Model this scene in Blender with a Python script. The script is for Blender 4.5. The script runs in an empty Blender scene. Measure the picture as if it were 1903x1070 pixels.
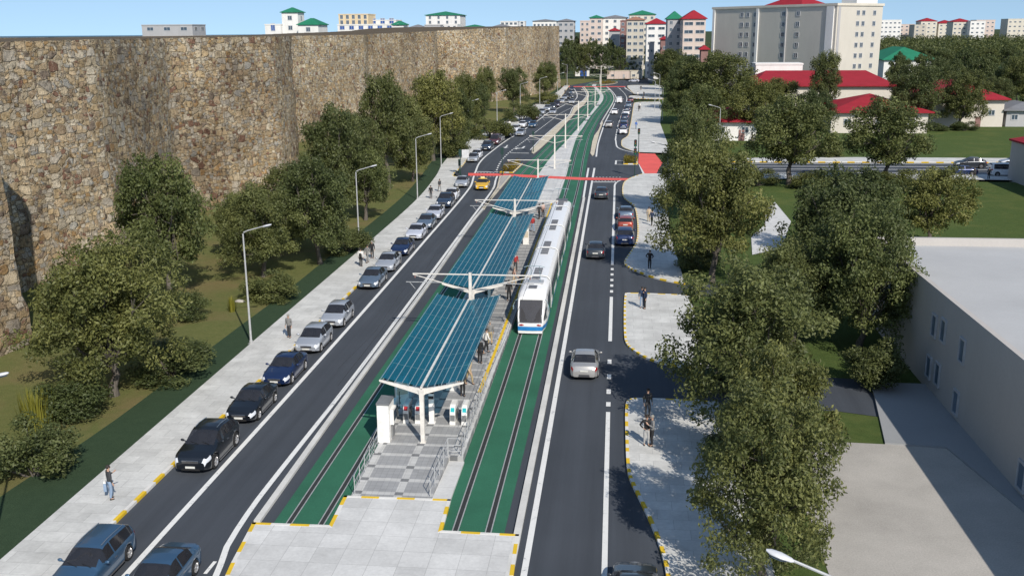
import bpy, math, random
from mathutils import Vector, Matrix, noise
from mathutils.geometry import tessellate_polygon
R_ = math.radians
PI = math.pi
rnd = random.Random(7)
scene = bpy.context.scene
COL = scene.collection

# ---------------------------------------------------------------- camera
PW, PH, FPX, CAMH = 1903, 1070, 1850.0, 21.5
PITCH, YAW, ROLL = R_(14.4523), R_(6.1228), R_(-0.4125)
CR = Matrix.Rotation(YAW, 3, 'Z') @ Matrix.Rotation(PI/2 - PITCH, 3, 'X') @ Matrix.Rotation(ROLL, 3, 'Z')

def ray(px, py):
    return CR @ Vector(((px - PW/2)/FPX, -(py - PH/2)/FPX, -1))
def G(px, py, z=0.0):
    """point of the site plan seen at a pixel of the survey photograph, at height z"""
    d = ray(px, py); t = (z - CAMH)/d.z
    return (t*d.x, t*d.y)
def AT(px, Y, py=300):
    """x of the vertical plane y=Y seen at column px"""
    d = ray(px, py); return d.x*Y/d.y
def HT(px, py, Y):
    d = ray(px, py); return CAMH + d.z*Y/d.y

cam = bpy.data.objects.new('camera', bpy.data.cameras.new('camera'))
COL.objects.link(cam)
cam.location = (0, 0, CAMH)
cam.rotation_euler = CR.to_euler('XYZ')
cam.data.sensor_width = 36
cam.data.lens = 36*FPX/PW
cam.data.clip_start = 0.5
cam.data.clip_end = 60000
scene.camera = cam

# ---------------------------------------------------------------- mesh builder
def vnorm(v):
    v = Vector(v); l = v.length
    return v/l if l > 1e-9 else Vector((0, 0, 1))

class MB:
    def __init__(s):
        s.v = []; s.f = []; s.m = []
    def add(s, vs, fs, mi=0):
        o = len(s.v)
        s.v += [tuple(v) for v in vs]
        s.f += [tuple(i + o for i in f) for f in fs]
        s.m += [mi]*len(fs)
        return s
    def box(s, c, d, rz=0.0, mi=0, taper=1.0):
        x, y, z = d[0]/2, d[1]/2, d[2]/2
        cr, sr = math.cos(rz), math.sin(rz)
        vs = []
        for sz in (-1, 1):
            k = taper if sz > 0 else 1
            for sx, sy in ((-1, -1), (1, -1), (1, 1), (-1, 1)):
                a, b = sx*x*k, sy*y*k
                vs.append((c[0] + a*cr - b*sr, c[1] + a*sr + b*cr, c[2] + sz*z))
        return s.add(vs, [(3, 2, 1, 0), (4, 5, 6, 7), (0, 1, 5, 4), (1, 2, 6, 5), (2, 3, 7, 6), (3, 0, 4, 7)], mi)
    def span(s, x0, x1, y0, y1, z0, z1, mi=0):
        return s.box(((x0+x1)/2, (y0+y1)/2, (z0+z1)/2), (abs(x1-x0), abs(y1-y0), abs(z1-z0)), 0, mi)
    def poly(s, pts, z, mi=0):
        tris = tessellate_polygon([[Vector((p[0], p[1], 0)) for p in pts]])
        fs = []
        for t in tris:
            a, b, c = [Vector(pts[i][:2]) for i in t]
            fs.append(t if (b-a).cross(c-a) > 0 else (t[0], t[2], t[1]))
        return s.add([(p[0], p[1], z) for p in pts], fs, mi)
    def prism(s, pts, z0, z1, mi=0, bottom=False):
        n = len(pts)
        ar = sum(pts[i][0]*pts[(i+1) % n][1] - pts[(i+1) % n][0]*pts[i][1] for i in range(n))
        if ar < 0: pts = pts[::-1]
        s.poly(pts, z1, mi)
        vs = [(p[0], p[1], z0) for p in pts] + [(p[0], p[1], z1) for p in pts]
        s.add(vs, [(i, (i+1) % n, n + (i+1) % n, n + i) for i in range(n)], mi)
        if bottom: s.add([(p[0], p[1], z0) for p in pts], [tuple(range(n))[::-1]], mi)
        return s
    def tube(s, path, r, n=6, mi=0, caps=True):
        path = [Vector(p) for p in path]
        k = len(path)
        rs = r if isinstance(r, (list, tuple)) else [r]*k
        vs = []
        for i in range(k):
            t = vnorm(path[min(i+1, k-1)] - path[max(i-1, 0)])
            ref = Vector((0, 0, 1)) if abs(t.z) < 0.9 else Vector((1, 0, 0))
            u = vnorm(t.cross(ref)); w = t.cross(u)
            for j in range(n):
                a = 2*PI*j/n
                vs.append(path[i] + (u*math.cos(a) + w*math.sin(a))*rs[i])
        fs = [(i*n + j, i*n + (j+1) % n, (i+1)*n + (j+1) % n, (i+1)*n + j) for i in range(k-1) for j in range(n)]
        if caps: fs += [tuple(range(n))[::-1], tuple((k-1)*n + j for j in range(n))]
        return s.add(vs, fs, mi)
    def bar(s, a, b, w, h, mi=0):
        a, b = Vector(a), Vector(b)
        t = vnorm(b - a)
        ref = Vector((0, 0, 1)) if abs(t.z) < 0.95 else Vector((0, 1, 0))
        u = vnorm(t.cross(ref)); q = vnorm(u.cross(t))
        vs = []
        for p in (a, b):
            for su, sq in ((-1, -1), (1, -1), (1, 1), (-1, 1)):
                vs.append(p + u*su*w/2 + q*sq*h/2)
        return s.add(vs, [(3, 2, 1, 0), (4, 5, 6, 7), (0, 1, 5, 4), (1, 2, 6, 5), (2, 3, 7, 6), (3, 0, 4, 7)], mi)
    def loft(s, rings, mi=0, closed=True, caps=True):
        n = len(rings[0]); k = len(rings)
        vs = [p for r in rings for p in r]
        fs = []
        for i in range(k-1):
            for j in range(n if closed else n-1):
                fs.append((i*n + j, i*n + (j+1) % n, (i+1)*n + (j+1) % n, (i+1)*n + j))
        if caps: fs += [tuple(range(n))[::-1], tuple((k-1)*n + j for j in range(n))]
        return s.add(vs, fs, mi)
    def ball(s, c, r, nu=10, nv=6, mi=0):
        rx, ry, rz = r if isinstance(r, (tuple, list)) else (r, r, r)
        rings = []
        for i in range(nv+1):
            a = -PI/2 + PI*i/nv
            q = max(math.cos(a), 0.02)
            rings.append([(c[0] + rx*q*math.cos(2*PI*j/nu), c[1] + ry*q*math.sin(2*PI*j/nu), c[2] + rz*math.sin(a)) for j in range(nu)])
        return s.loft(rings, mi)
    def xf(s, M, start=0):
        s.v = s.v[:start] + [tuple(M @ Vector(v)) for v in s.v[start:]]
        return s
    def build(s, name, mats, parent=None, smooth=None, loc=None):
        me = bpy.data.meshes.new(name)
        me.from_pydata(s.v, [], s.f)
        if not isinstance(mats, (list, tuple)): mats = [mats]
        for m in mats: me.materials.append(m)
        if len(mats) > 1: me.polygons.foreach_set('material_index', s.m)
        me.validate(verbose=False)
        if smooth is not None:
            me.polygons.foreach_set('use_smooth', [True]*len(me.polygons))
            me.set_sharp_from_angle(angle=R_(smooth))
        me.update()
        o = bpy.data.objects.new(name, me)
        COL.objects.link(o)
        if parent is not None: o.parent = parent
        if loc is not None: o.location = loc
        return o

def tag(o, label=None, cat=None, group=None, kind=None):
    if label: o['label'] = label
    if cat: o['category'] = cat
    if group: o['group'] = group
    if kind: o['kind'] = kind
    return o
def thing(name, label, cat, loc=(0, 0, 0), rz=0.0, group=None):
    o = bpy.data.objects.new(name, None)
    o.empty_display_size = 0.3
    COL.objects.link(o)
    o.location = loc; o.rotation_euler = (0, 0, rz)
    return tag(o, label, cat, group)
KIDS = {}
def kids_of(o):
    return [c for c in o.children]
def dup(o, loc=None, rz=None, label=None, group=None, scale=None, swap=None, parent=None):
    """copy of a thing with copies of its parts and sub-parts; swap replaces materials"""
    c = o.copy(); COL.objects.link(c)
    if parent is not None: c.parent = parent
    if loc is not None: c.location = loc
    if rz is not None: c.rotation_euler = (0, 0, rz)
    if scale is not None: c.scale = scale
    if label: c['label'] = label
    if group: c['group'] = group
    if swap and c.type == 'MESH':
        for sl in c.material_slots:
            if sl.material and sl.material.name in swap:
                m = sl.material.name
                sl.link = 'OBJECT'; sl.material = swap[m]
    for ch in list(o.children): dup(ch, swap=swap, parent=c)
    return c
def struct(o): return tag(o, kind='structure')

# ---------------------------------------------------------------- materials
class NT:
    def __init__(s, name):
        s.mat = bpy.data.materials.new(name); s.mat.use_nodes = True
        s.t = s.mat.node_tree; s.b = s.t.nodes['Principled BSDF']; s.out = s.t.nodes['Material Output']
    def n(s, typ, **kw):
        d = s.t.nodes.new('ShaderNode' + typ)
        for k, v in kw.items():
            if hasattr(d, k): setattr(d, k, v)
        return d
    def l(s, a, b): s.t.links.new(a, b)
    def val(s, sock, v):
        if hasattr(v, 'is_linked'): s.l(v, sock)
        else: sock.default_value = v
    def pos(s):
        return s.n('NewGeometry').outputs['Position']
    def noise(s, vec, scale, detail=4, rough=0.6, dist=0.0):
        d = s.n('TexNoise'); s.l(vec, d.inputs['Vector'])
        d.inputs['Scale'].default_value = scale; d.inputs['Detail'].default_value = detail
        d.inputs['Roughness'].default_value = rough; d.inputs['Distortion'].default_value = dist
        return d.outputs['Fac']
    def math(s, op, a, b=None, c=None):
        d = s.n('Math', operation=op)
        s.val(d.inputs[0], a)
        if b is not None: s.val(d.inputs[1], b)
        if c is not None: s.val(d.inputs[2], c)
        return d.outputs[0]
    def ramp(s, fac, stops, interp='LINEAR'):
        d = s.n('ValToRGB'); s.l(fac, d.inputs[0])
        e = d.color_ramp.elements
        d.color_ramp.interpolation = interp
        while len(e) < len(stops): e.new(0.5)
        for el, (p, c) in zip(e, stops):
            el.position = p; el.color = (*c, 1) if len(c) == 3 else c
        return d.outputs[0]
    def mix(s, fac, a, b, mode='MIX'):
        d = s.n('Mix', data_type='RGBA', blend_type=mode)
        s.val(d.inputs[0], fac)
        for sk, v in ((d.inputs[6], a), (d.inputs[7], b)):
            if hasattr(v, 'is_linked'): s.l(v, sk)
            else: sk.default_value = (*v, 1) if len(v) == 3 else v
        return d.outputs[2]
    def scale(s, vec, xyz):
        d = s.n('Mapping'); s.l(vec, d.inputs['Vector']); d.inputs['Scale'].default_value = xyz
        return d.outputs[0]
    def bump(s, h, strength=0.3, dist=0.05):
        d = s.n('Bump'); s.l(h, d.inputs['Height'])
        d.inputs['Strength'].default_value = strength; d.inputs['Distance'].default_value = dist
        s.l(d.outputs[0], s.b.inputs['Normal'])
    def col(s, c): s.val(s.b.inputs['Base Color'], (*c, 1) if isinstance(c, tuple) and len(c) == 3 else c)
    def rough(s, r): s.val(s.b.inputs['Roughness'], r)

def plain(name, c, rough=0.6, metal=0.0, coat=0.0, var=0.12, vs=3.0, emit=0.0):
    t = NT(name)
    p = t.pos()
    f = t.noise(p, vs, 3)
    t.col(t.ramp(f, [(0.3, tuple(x*(1-var) for x in c)), (0.7, tuple(min(1, x*(1+var)) for x in c))]))
    t.rough(rough); t.b.inputs['Metallic'].default_value = metal
    t.b.inputs['Coat Weight'].default_value = coat
    t.b.inputs['Coat Roughness'].default_value = 0.06
    if emit:
        t.b.inputs['Emission Color'].default_value = (*c, 1); t.b.inputs['Emission Strength'].default_value = emit
    return t.mat

def speck(name, c, var=0.25, big=0.15, fine=60, bigs=0.25, rough=0.85, bump=0.0, spec=0.3):
    """rough ground surface: broad worn patches and a fine grain"""
    t = NT(name); p = t.pos()
    a = t.noise(p, bigs, 5, 0.65); b = t.noise(p, fine, 2, 0.8)
    c1 = t.ramp(a, [(0.3, tuple(x*(1-big) for x in c)), (0.7, tuple(min(1, x*(1+big)) for x in c))])
    m = t.ramp(b, [(0.25, (1-var,)*3), (0.75, (1+var,)*3)])
    t.col(t.mix(1.0, c1, m, 'MULTIPLY'))
    t.rough(rough); t.b.inputs['Specular IOR Level'].default_value = spec
    if bump: t.bump(b, bump, 0.02)
    return t.mat

M = {}
def asphalt():
    t = NT('asphalt'); p = t.pos()
    a = t.noise(p, 0.12, 5, 0.6); b = t.noise(p, 45, 2, 0.8)
    st = t.noise(t.scale(p, (1.3, 0.035, 1)), 1.0, 4, 0.6)      # worn streaks along the lanes
    c1 = t.ramp(a, [(0.3, (0.052, 0.060, 0.073)), (0.7, (0.064, 0.073, 0.088))])
    c2 = t.mix(1.0, c1, t.ramp(st, [(0.3, (0.86,)*3), (0.72, (1.16,)*3)]), 'MULTIPLY')
    t.col(t.mix(1.0, c2, t.ramp(b, [(0.25, (0.75,)*3), (0.75, (1.3,)*3)]), 'MULTIPLY'))
    t.rough(0.88); t.b.inputs['Specular IOR Level'].default_value = 0.25
    t.bump(b, 0.15, 0.02)
    return t.mat
M['asphalt'] = asphalt()
def worn_paint():
    t = NT('white_paint'); p = t.pos()
    a = t.noise(p, 2.2, 6, 0.75); b = t.noise(p, 30, 3, 0.8)
    w = t.ramp(t.math('ADD', a, t.math('MULTIPLY', b, 0.35)), [(0.50, (0.30, 0.31, 0.33)), (0.58, (0.74, 0.74, 0.72)), (0.9, (0.80, 0.80, 0.78))])
    t.col(w); t.rough(0.65)
    return t.mat
M['white_paint'] = worn_paint()
M['yellow_paint'] = speck('yellow_paint', (0.75, 0.50, 0.03), 0.08, 0.08, 30, 0.6, 0.6)
M['kerb_white'] = speck('kerb_white', (0.70, 0.69, 0.66), 0.08, 0.08, 30, 1.0, 0.7)
M['kerb_yellow'] = speck('kerb_yellow', (0.72, 0.48, 0.03), 0.08, 0.1, 30, 1.0, 0.7)
M['kerb_stone'] = speck('kerb_stone', (0.60, 0.595, 0.57), 0.10, 0.16, 25, 0.35, 0.85)
M['kerb_cream'] = speck('kerb_cream', (0.58, 0.52, 0.41), 0.1, 0.1, 25, 0.35, 0.85)
M['track_green'] = speck('track_green', (0.030, 0.135, 0.080), 0.20, 0.17, 18, 0.22, 0.85)
M['red_paint'] = speck('red_paint', (0.76, 0.12, 0.10), 0.10, 0.12, 30, 0.3, 0.7)
M['rail_steel'] = plain('rail_steel', (0.46, 0.46, 0.45), 0.45, 0.3)
M['rail_groove'] = plain('rail_groove', (0.030, 0.032, 0.032), 0.8)
M['concrete_pale'] = speck('concrete_pale', (0.41, 0.39, 0.36), 0.18, 0.20, 14, 0.14, 0.9)
M['concrete_mid'] = speck('concrete_mid', (0.30, 0.31, 0.32), 0.08, 0.06, 20, 0.12, 0.9)
M['soil'] = speck('soil', (0.10, 0.075, 0.045), 0.3, 0.2, 20, 0.8, 0.95)

def paving(name, c, w=1.0, h=1.0, stain=0.16):
    t = NT(name); p = t.pos()
    br = t.n('TexBrick'); t.l(p, br.inputs['Vector'])
    br.offset = 0.0 if w == h else 0.5
    br.inputs['Scale'].default_value = 1.0
    br.inputs['Brick Width'].default_value = w; br.inputs['Row Height'].default_value = h
    br.inputs['Mortar Size'].default_value = 0.012; br.inputs['Mortar Smooth'].default_value = 0.4
    br.inputs['Color1'].default_value = (*[x*0.92 for x in c], 1)
    br.inputs['Color2'].default_value = (*[x*1.07 for x in c], 1)
    br.inputs['Mortar'].default_value = (*[x*0.66 for x in c], 1)
    a = t.noise(p, 0.45, 6, 0.7); b = t.noise(p, 6, 3, 0.7)
    k = t.mix(1.0, br.outputs['Color'], t.ramp(a, [(0.3, (1-stain,)*3), (0.7, (1+stain*0.8,)*3)]), 'MULTIPLY')
    t.col(t.mix(1.0, k, t.ramp(b, [(0.3, (0.93,)*3), (0.7, (1.06,)*3)]), 'MULTIPLY'))
    t.rough(0.85); t.b.inputs['Specular IOR Level'].default_value = 0.25
    return t.mat
M['paving'] = paving('paving', (0.60, 0.60, 0.59), 1.25, 1.25)
M['paving_side'] = paving('paving_side', (0.58, 0.58, 0.56), 1.4, 0.9, 0.2)

def platform_tiles():
    t = NT('platform_tiles'); p = t.pos()
    sx = t.n('SeparateXYZ'); t.l(p, sx.inputs[0])
    P = 2.0
    u = t.math('FRACT', t.math('DIVIDE', t.math('ADD', sx.outputs[0], 10.30), P))
    v = t.math('FRACT', t.math('DIVIDE', t.math('ADD', sx.outputs[1], 0.55), 1.35))
    bu = t.math('LESS_THAN', u, 0.20); bv = t.math('LESS_THAN', v, 0.22)
    any_ = t.math('MAXIMUM', bu, bv); both = t.math('MULTIPLY', bu, bv)
    br = t.n('TexBrick'); t.l(p, br.inputs['Vector']); br.offset = 0.0
    br.inputs['Scale'].default_value = 1; br.inputs['Brick Width'].default_value = 0.30; br.inputs['Row Height'].default_value = 0.30
    br.inputs['Mortar Size'].default_value = 0.008
    br.inputs['Color1'].default_value = (0.93,)*3 + (1,); br.inputs['Color2'].default_value = (1.06,)*3 + (1,); br.inputs['Mortar'].default_value = (0.72,)*3 + (1,)
    c = t.mix(any_, (0.31, 0.315, 0.32), (0.50, 0.50, 0.49))
    c = t.mix(both, c, (0.19, 0.195, 0.20))
    c = t.mix(1.0, c, br.outputs['Color'], 'MULTIPLY')
    a = t.noise(p, 0.6, 5, 0.7)
    t.col(t.mix(1.0, c, t.ramp(a, [(0.3, (0.88,)*3), (0.7, (1.1,)*3)]), 'MULTIPLY'))
    t.rough(0.75)
    return t.mat
M['platform_tiles'] = platform_tiles()

def grass(name, c1, c2, dry, dryness=0.5):
    t = NT(name); p = t.pos()
    a = t.noise(p, 0.16, 6, 0.65, 0.6); b = t.noise(p, 1.6, 5, 0.7); f = t.noise(p, 22, 3, 0.8)
    k = t.mix(t.ramp(b, [(0.3, (0,)*3), (0.7, (1,)*3)]), c1, c2)
    k = t.mix(t.ramp(a, [(dryness, (0,)*3), (dryness + 0.2, (0.85,)*3)]), k, dry)
    t.col(t.mix(1.0, k, t.ramp(f, [(0.25, (0.6,)*3), (0.75, (1.4,)*3)]), 'MULTIPLY'))
    t.rough(0.95); t.b.inputs['Specular IOR Level'].default_value = 0.1
    t.bump(f, 0.6, 0.08)
    return t.mat
M['lawn'] = grass('lawn', (0.110, 0.128, 0.042), (0.150, 0.155, 0.058), (0.185, 0.150, 0.070), 0.47)
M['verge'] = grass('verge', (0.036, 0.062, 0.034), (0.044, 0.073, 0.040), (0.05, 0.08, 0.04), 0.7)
M['lawn_right'] = grass('lawn_right', (0.060, 0.092, 0.026), (0.085, 0.122, 0.036), (0.115, 0.135, 0.042), 0.5)
M['far_land'] = grass('far_land', (0.040, 0.062, 0.026), (0.055, 0.075, 0.032), (0.09, 0.09, 0.05), 0.55)

def rubble():
    """coursed rubble: squarish stones of two sizes in pale mortar with painted crevice shade, laid out along the wall (uv in metres)"""
    t = NT('rubble_stone'); p = t.pos()
    uv = t.n('UVMap').outputs[0]
    wob = t.n('TexNoise'); t.l(uv, wob.inputs['Vector']); wob.inputs['Scale'].default_value = 0.8; wob.inputs['Detail'].default_value = 4
    vm = t.n('VectorMath', operation='MULTIPLY_ADD'); t.l(wob.outputs['Color'], vm.inputs[0])
    vm.inputs[1].default_value = (0.55, 0.42, 0); t.l(uv, vm.inputs[2])
    pal = [(0.0, (0.60, 0.50, 0.34)), (0.13, (0.50, 0.38, 0.22)), (0.25, (0.66, 0.59, 0.46)), (0.37, (0.40, 0.29, 0.18)), (0.47, (0.55, 0.41, 0.22)),
           (0.57, (0.47, 0.43, 0.37)), (0.67, (0.60, 0.46, 0.28)), (0.76, (0.28, 0.15, 0.10)), (0.81, (0.47, 0.29, 0.11)), (0.86, (0.24, 0.19, 0.15)), (0.91, (0.42, 0.42, 0.40)), (0.95, (0.56, 0.51, 0.43))]
    def layer(sx, sy):
        mp = t.scale(vm.outputs[0], (sx, sy, 1))
        o = []
        for ft in ('F1', 'F2'):
            d = t.n('TexVoronoi', feature=ft, distance='CHEBYCHEV', voronoi_dimensions='2D'); t.l(mp, d.inputs['Vector'])
            d.inputs['Scale'].default_value = 1.0; d.inputs['Randomness'].default_value = 0.72; o.append(d)
        e = t.math('SUBTRACT', o[1].outputs['Distance'], o[0].outputs['Distance'])
        sr = t.n('SeparateXYZ'); t.l(o[0].outputs['Color'], sr.inputs[0])
        return t.ramp(sr.outputs[0], pal, 'CONSTANT'), e, sr.outputs[1]
    cA, eA, rA = layer(0.80, 1.22); cB, eB, rB = layer(1.65, 2.6)
    sel = t.ramp(t.noise(uv, 0.5, 3, 0.6), [(0.47, (0,)*3), (0.51, (1,)*3)])
    mid = t.noise(p, 2.2, 6, 0.75); fine = t.noise(p, 10, 4, 0.8); big = t.noise(p, 0.09, 5, 0.65)
    er = lambda e: t.ramp(t.math('ADD', e, t.math('MULTIPLY', t.math('SUBTRACT', fine, 0.5), 0.22)), [(0.03, (0,)*3), (0.17, (1,)*3)])
    c = t.mix(sel, cA, cB); e = t.mix(sel, er(eA), er(eB)); r = t.mix(sel, rA, rB)
    c = t.mix(1.0, c, t.ramp(r, [(0.0, (0.74,)*3), (1.0, (1.2,)*3)]), 'MULTIPLY')
    mort_shade = t.ramp(mid, [(0.36, (0.11, 0.08, 0.05)), (0.48, (0.50, 0.42, 0.29)), (0.66, (0.66, 0.59, 0.46))])  # pale mortar; the darkest stop paints in shadow below the stones
    c = t.mix(t.math('MULTIPLY', t.math('SUBTRACT', 1.0, e), 0.85), c, mort_shade)
    c = t.mix(t.ramp(mid, [(0.56, (0,)*3), (0.70, (0.75,)*3)]), c, (0.64, 0.575, 0.455))
    c = t.mix(1.0, c, t.ramp(mid, [(0.30, (0.40,)*3), (0.5, (1.05,)*3)]), 'MULTIPLY')
    c = t.mix(1.0, c, t.ramp(fine, [(0.25, (0.60,)*3), (0.7, (1.22,)*3)]), 'MULTIPLY')
    hs = t.n('HueSaturation'); hs.inputs['Saturation'].default_value = 0.84; hs.inputs['Value'].default_value = 0.95; t.l(c, hs.inputs['Color']); c = hs.outputs[0]
    t.col(t.mix(1.0, c, t.ramp(big, [(0.32, (0.56, 0.51, 0.46)), (0.5, (0.94, 0.89, 0.82)), (0.68, (1.16, 1.11, 1.03))]), 'MULTIPLY'))
    t.rough(0.95); t.b.inputs['Specular IOR Level'].default_value = 0.12
    t.bump(t.math('ADD', t.math('MULTIPLY', e, 0.7), t.math('MULTIPLY', mid, 1.0)), 1.0, 0.24)
    return t.mat
M['rubble'] = rubble()

def leafmat(name, dark, light, trans=0.25):
    t = NT(name)
    at = t.n('Attribute'); at.attribute_name = 'tone'
    oi = t.n('ObjectInfo')
    c = t.ramp(at.outputs['Fac'], [(0.0, dark), (0.55, tuple((a+b)/2 for a, b in zip(dark, light))), (1.0, light)])
    v = t.ramp(oi.outputs['Random'], [(0.0, (0.80, 0.86, 0.85)), (0.5, (1.0, 1.0, 1.0)), (1.0, (1.14, 1.06, 0.92))])
    c = t.mix(1.0, c, v, 'MULTIPLY')
    t.col(c); t.rough(0.5); t.b.inputs['Specular IOR Level'].default_value = 0.35
    tr = t.n('BsdfTranslucent'); t.l(c, tr.inputs[0])
    mx = t.n('MixShader'); mx.inputs[0].default_value = trans
    t.l(t.b.outputs[0], mx.inputs[1]); t.l(tr.outputs[0], mx.inputs[2]); t.l(mx.outputs[0], t.out.inputs[0])
    return t.mat
M['leaf'] = leafmat('leaf', (0.074, 0.092, 0.030), (0.225, 0.242, 0.084), 0.35)
M['leaf_dark'] = leafmat('leaf_dark', (0.056, 0.075, 0.026), (0.168, 0.190, 0.068), 0.35)
M['leaf_far'] = leafmat('leaf_far', (0.055, 0.076, 0.026), (0.145, 0.168, 0.062), 0.35)
M['leaf_reed'] = leafmat('leaf_reed', (0.12, 0.13, 0.02), (0.26, 0.26, 0.05))
M['leaf_bed'] = leafmat('leaf_bed', (0.07, 0.07, 0.012), (0.32, 0.24, 0.03))
def bark():
    t = NT('bark'); p = t.pos()
    a = t.noise(t.scale(p, (6, 6, 1.2)), 2.0, 5, 0.7)
    t.col(t.ramp(a, [(0.3, (0.05, 0.042, 0.034)), (0.7, (0.17, 0.15, 0.13))])); t.rough(0.95); t.bump(a, 0.8, 0.05)
    return t.mat
M['bark'] = bark()

def wallpaint(name, c, stain=0.08):
    t = NT(name); p = t.pos()
    a = t.noise(t.scale(p, (1, 1, 0.35)), 0.35, 6, 0.7); b = t.noise(p, 7, 3, 0.7)
    k = t.ramp(a, [(0.3, tuple(x*(1-stain) for x in c)), (0.7, tuple(min(1, x*(1+stain)) for x in c))])
    t.col(t.mix(1.0, k, t.ramp(b, [(0.3, (0.96,)*3), (0.7, (1.03,)*3)]), 'MULTIPLY'))
    t.rough(0.85); t.b.inputs['Specular IOR Level'].default_value = 0.25
    return t.mat
def rooftile(name, c):
    t = NT(name); p = t.pos()
    w = t.n('TexWave'); t.l(p, w.inputs['Vector']); w.bands_direction = 'Z'
    w.inputs['Scale'].default_value = 2.2; w.inputs['Distortion'].default_value = 0.6
    a = t.noise(p, 0.5, 5, 0.7)
    k = t.ramp(a, [(0.3, tuple(x*0.86 for x in c)), (0.7, tuple(x*1.12 for x in c))])
    t.col(t.mix(1.0, k, t.ramp(w.outputs['Fac'], [(0.0, (0.86,)*3), (0.6, (1.06,)*3)]), 'MULTIPLY'))
    t.rough(0.8); t.b.inputs['Specular IOR Level'].default_value = 0.2
    return t.mat
M['wall_white'] = wallpaint('wall_white', (0.74, 0.73, 0.71))
M['wall_cream'] = wallpaint('wall_cream', (0.62, 0.58, 0.50))
M['wall_beige'] = wallpaint('wall_beige', (0.52, 0.48, 0.41))
M['wall_yellow'] = wallpaint('wall_yellow', (0.70, 0.56, 0.36))
M['wall_grey'] = wallpaint('wall_grey', (0.40, 0.40, 0.41))
M['wall_brick'] = wallpaint('wall_brick', (0.26, 0.15, 0.14))
M['wall_pink'] = wallpaint('wall_pink', (0.60, 0.50, 0.45))
M['wall_block'] = wallpaint('wall_block', (0.56, 0.53, 0.47), 0.05)
M['wall_house'] = wallpaint('wall_house', (0.60, 0.56, 0.50), 0.06)
M['wall_plaster'] = wallpaint('wall_plaster', (0.47, 0.445, 0.42), 0.05)
M['roof_flat'] = speck('roof_flat', (0.44, 0.445, 0.45), 0.06, 0.07, 12, 0.15, 0.9)
M['roof_red'] = rooftile('roof_red', (0.30, 0.022, 0.034))
M['roof_green'] = rooftile('roof_green', (0.022, 0.185, 0.105))
M['roof_grey'] = rooftile('roof_grey', (0.20, 0.205, 0.22))
M['roof_brown'] = rooftile('roof_brown', (0.33, 0.17, 0.12))

def glassy(name, c, rough=0.08, spec=0.6):
    t = NT(name); p = t.pos()
    t.col(t.ramp(t.noise(p, 0.8, 3), [(0.3, tuple(x*0.8 for x in c)), (0.7, tuple(x*1.25 for x in c))]))
    t.rough(rough); t.b.inputs['Specular IOR Level'].default_value = spec
    return t.mat
M['window_pane'] = glassy('window_pane', (0.05, 0.075, 0.105))
M['window_frame'] = plain('window_frame', (0.45, 0.46, 0.48), 0.5)
M['grey_pane'] = glassy('grey_pane', (0.12, 0.17, 0.23), 0.15)
M['blue_pane'] = glassy('blue_pane', (0.04, 0.10, 0.32))

def canopy_glass():
    t = NT('canopy_glass')
    p = t.pos(); f = t.noise(p, 0.35, 4, 0.6)
    t.col(t.ramp(f, [(0.3, (0.012, 0.185, 0.275)), (0.7, (0.018, 0.225, 0.315))]))
    t.rough(0.25); t.b.inputs['Specular IOR Level'].default_value = 0.3
    tr = t.n('BsdfTransparent'); tr.inputs[0].default_value = (0.14, 0.50, 0.62, 1)
    mx = t.n('MixShader'); mx.inputs[0].default_value = 0.58
    t.l(t.b.outputs[0], mx.inputs[1]); t.l(tr.outputs[0], mx.inputs[2]); t.l(mx.outputs[0], t.out.inputs[0])
    return t.mat
M['canopy_glass'] = canopy_glass()
M['steel_white'] = plain('steel_white', (0.70, 0.67, 0.62), 0.45)
M['steel_bar'] = plain('steel_bar', (0.24, 0.33, 0.37), 0.45, 0.0)
M['glazing'] = plain('glazing', (0.10, 0.22, 0.27), 0.5)
M['steel_lamp'] = plain('steel_lamp', (0.48, 0.49, 0.50), 0.45, 0.2)
M['lamp_head'] = plain('lamp_head', (0.62, 0.63, 0.66), 0.35)
M['steel_dark'] = plain('steel_dark', (0.015, 0.045, 0.04), 0.5)
M['black_plastic'] = plain('black_plastic', (0.015, 0.016, 0.018), 0.5)
M['wire'] = plain('wire', (0.03, 0.03, 0.03), 0.6)
M['booth_white'] = plain('booth_white', (0.80, 0.79, 0.76), 0.5)
M['grey_plastic'] = plain('grey_plastic', (0.19, 0.195, 0.20), 0.5)
M['red_sign'] = plain('red_sign', (0.42, 0.02, 0.03), 0.4)
M['teal_sign'] = plain('teal_sign', (0.01, 0.35, 0.38), 0.4, emit=0.25)
M['lamp_red'] = plain('lamp_red', (0.5, 0.02, 0.02), 0.3)
M['lamp_amber'] = plain('lamp_amber', (0.5, 0.25, 0.02), 0.3)
M['lamp_green'] = plain('lamp_green', (0.02, 0.35, 0.15), 0.3)
M['tram_white'] = plain('tram_white', (0.88, 0.88, 0.88), 0.35, coat=0.2, var=0.03)
M['tram_blue'] = plain('tram_blue', (0.02, 0.20, 0.52), 0.3, coat=0.5)
M['tram_grey'] = plain('tram_grey', (0.13, 0.135, 0.15), 0.6)
M['tram_bellows'] = plain('tram_bellows', (0.22, 0.22, 0.22), 0.8)
M['tram_glass'] = glassy('tram_glass', (0.035, 0.045, 0.055), 0.06)
def clear_glass(name, c, mixf):
    t = NT(name); t.col(c); t.rough(0.04); t.b.inputs['Specular IOR Level'].default_value = 0.7
    tr = t.n('BsdfTransparent'); tr.inputs[0].default_value = (0.55, 0.56, 0.60, 1)
    mx = t.n('MixShader'); mx.inputs[0].default_value = mixf
    t.l(t.b.outputs[0], mx.inputs[1]); t.l(tr.outputs[0], mx.inputs[2]); t.l(mx.outputs[0], t.out.inputs[0])
    return t.mat
M['tram_screen'] = clear_glass('tram_screen', (0.15, 0.145, 0.15), 0.72)
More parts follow.
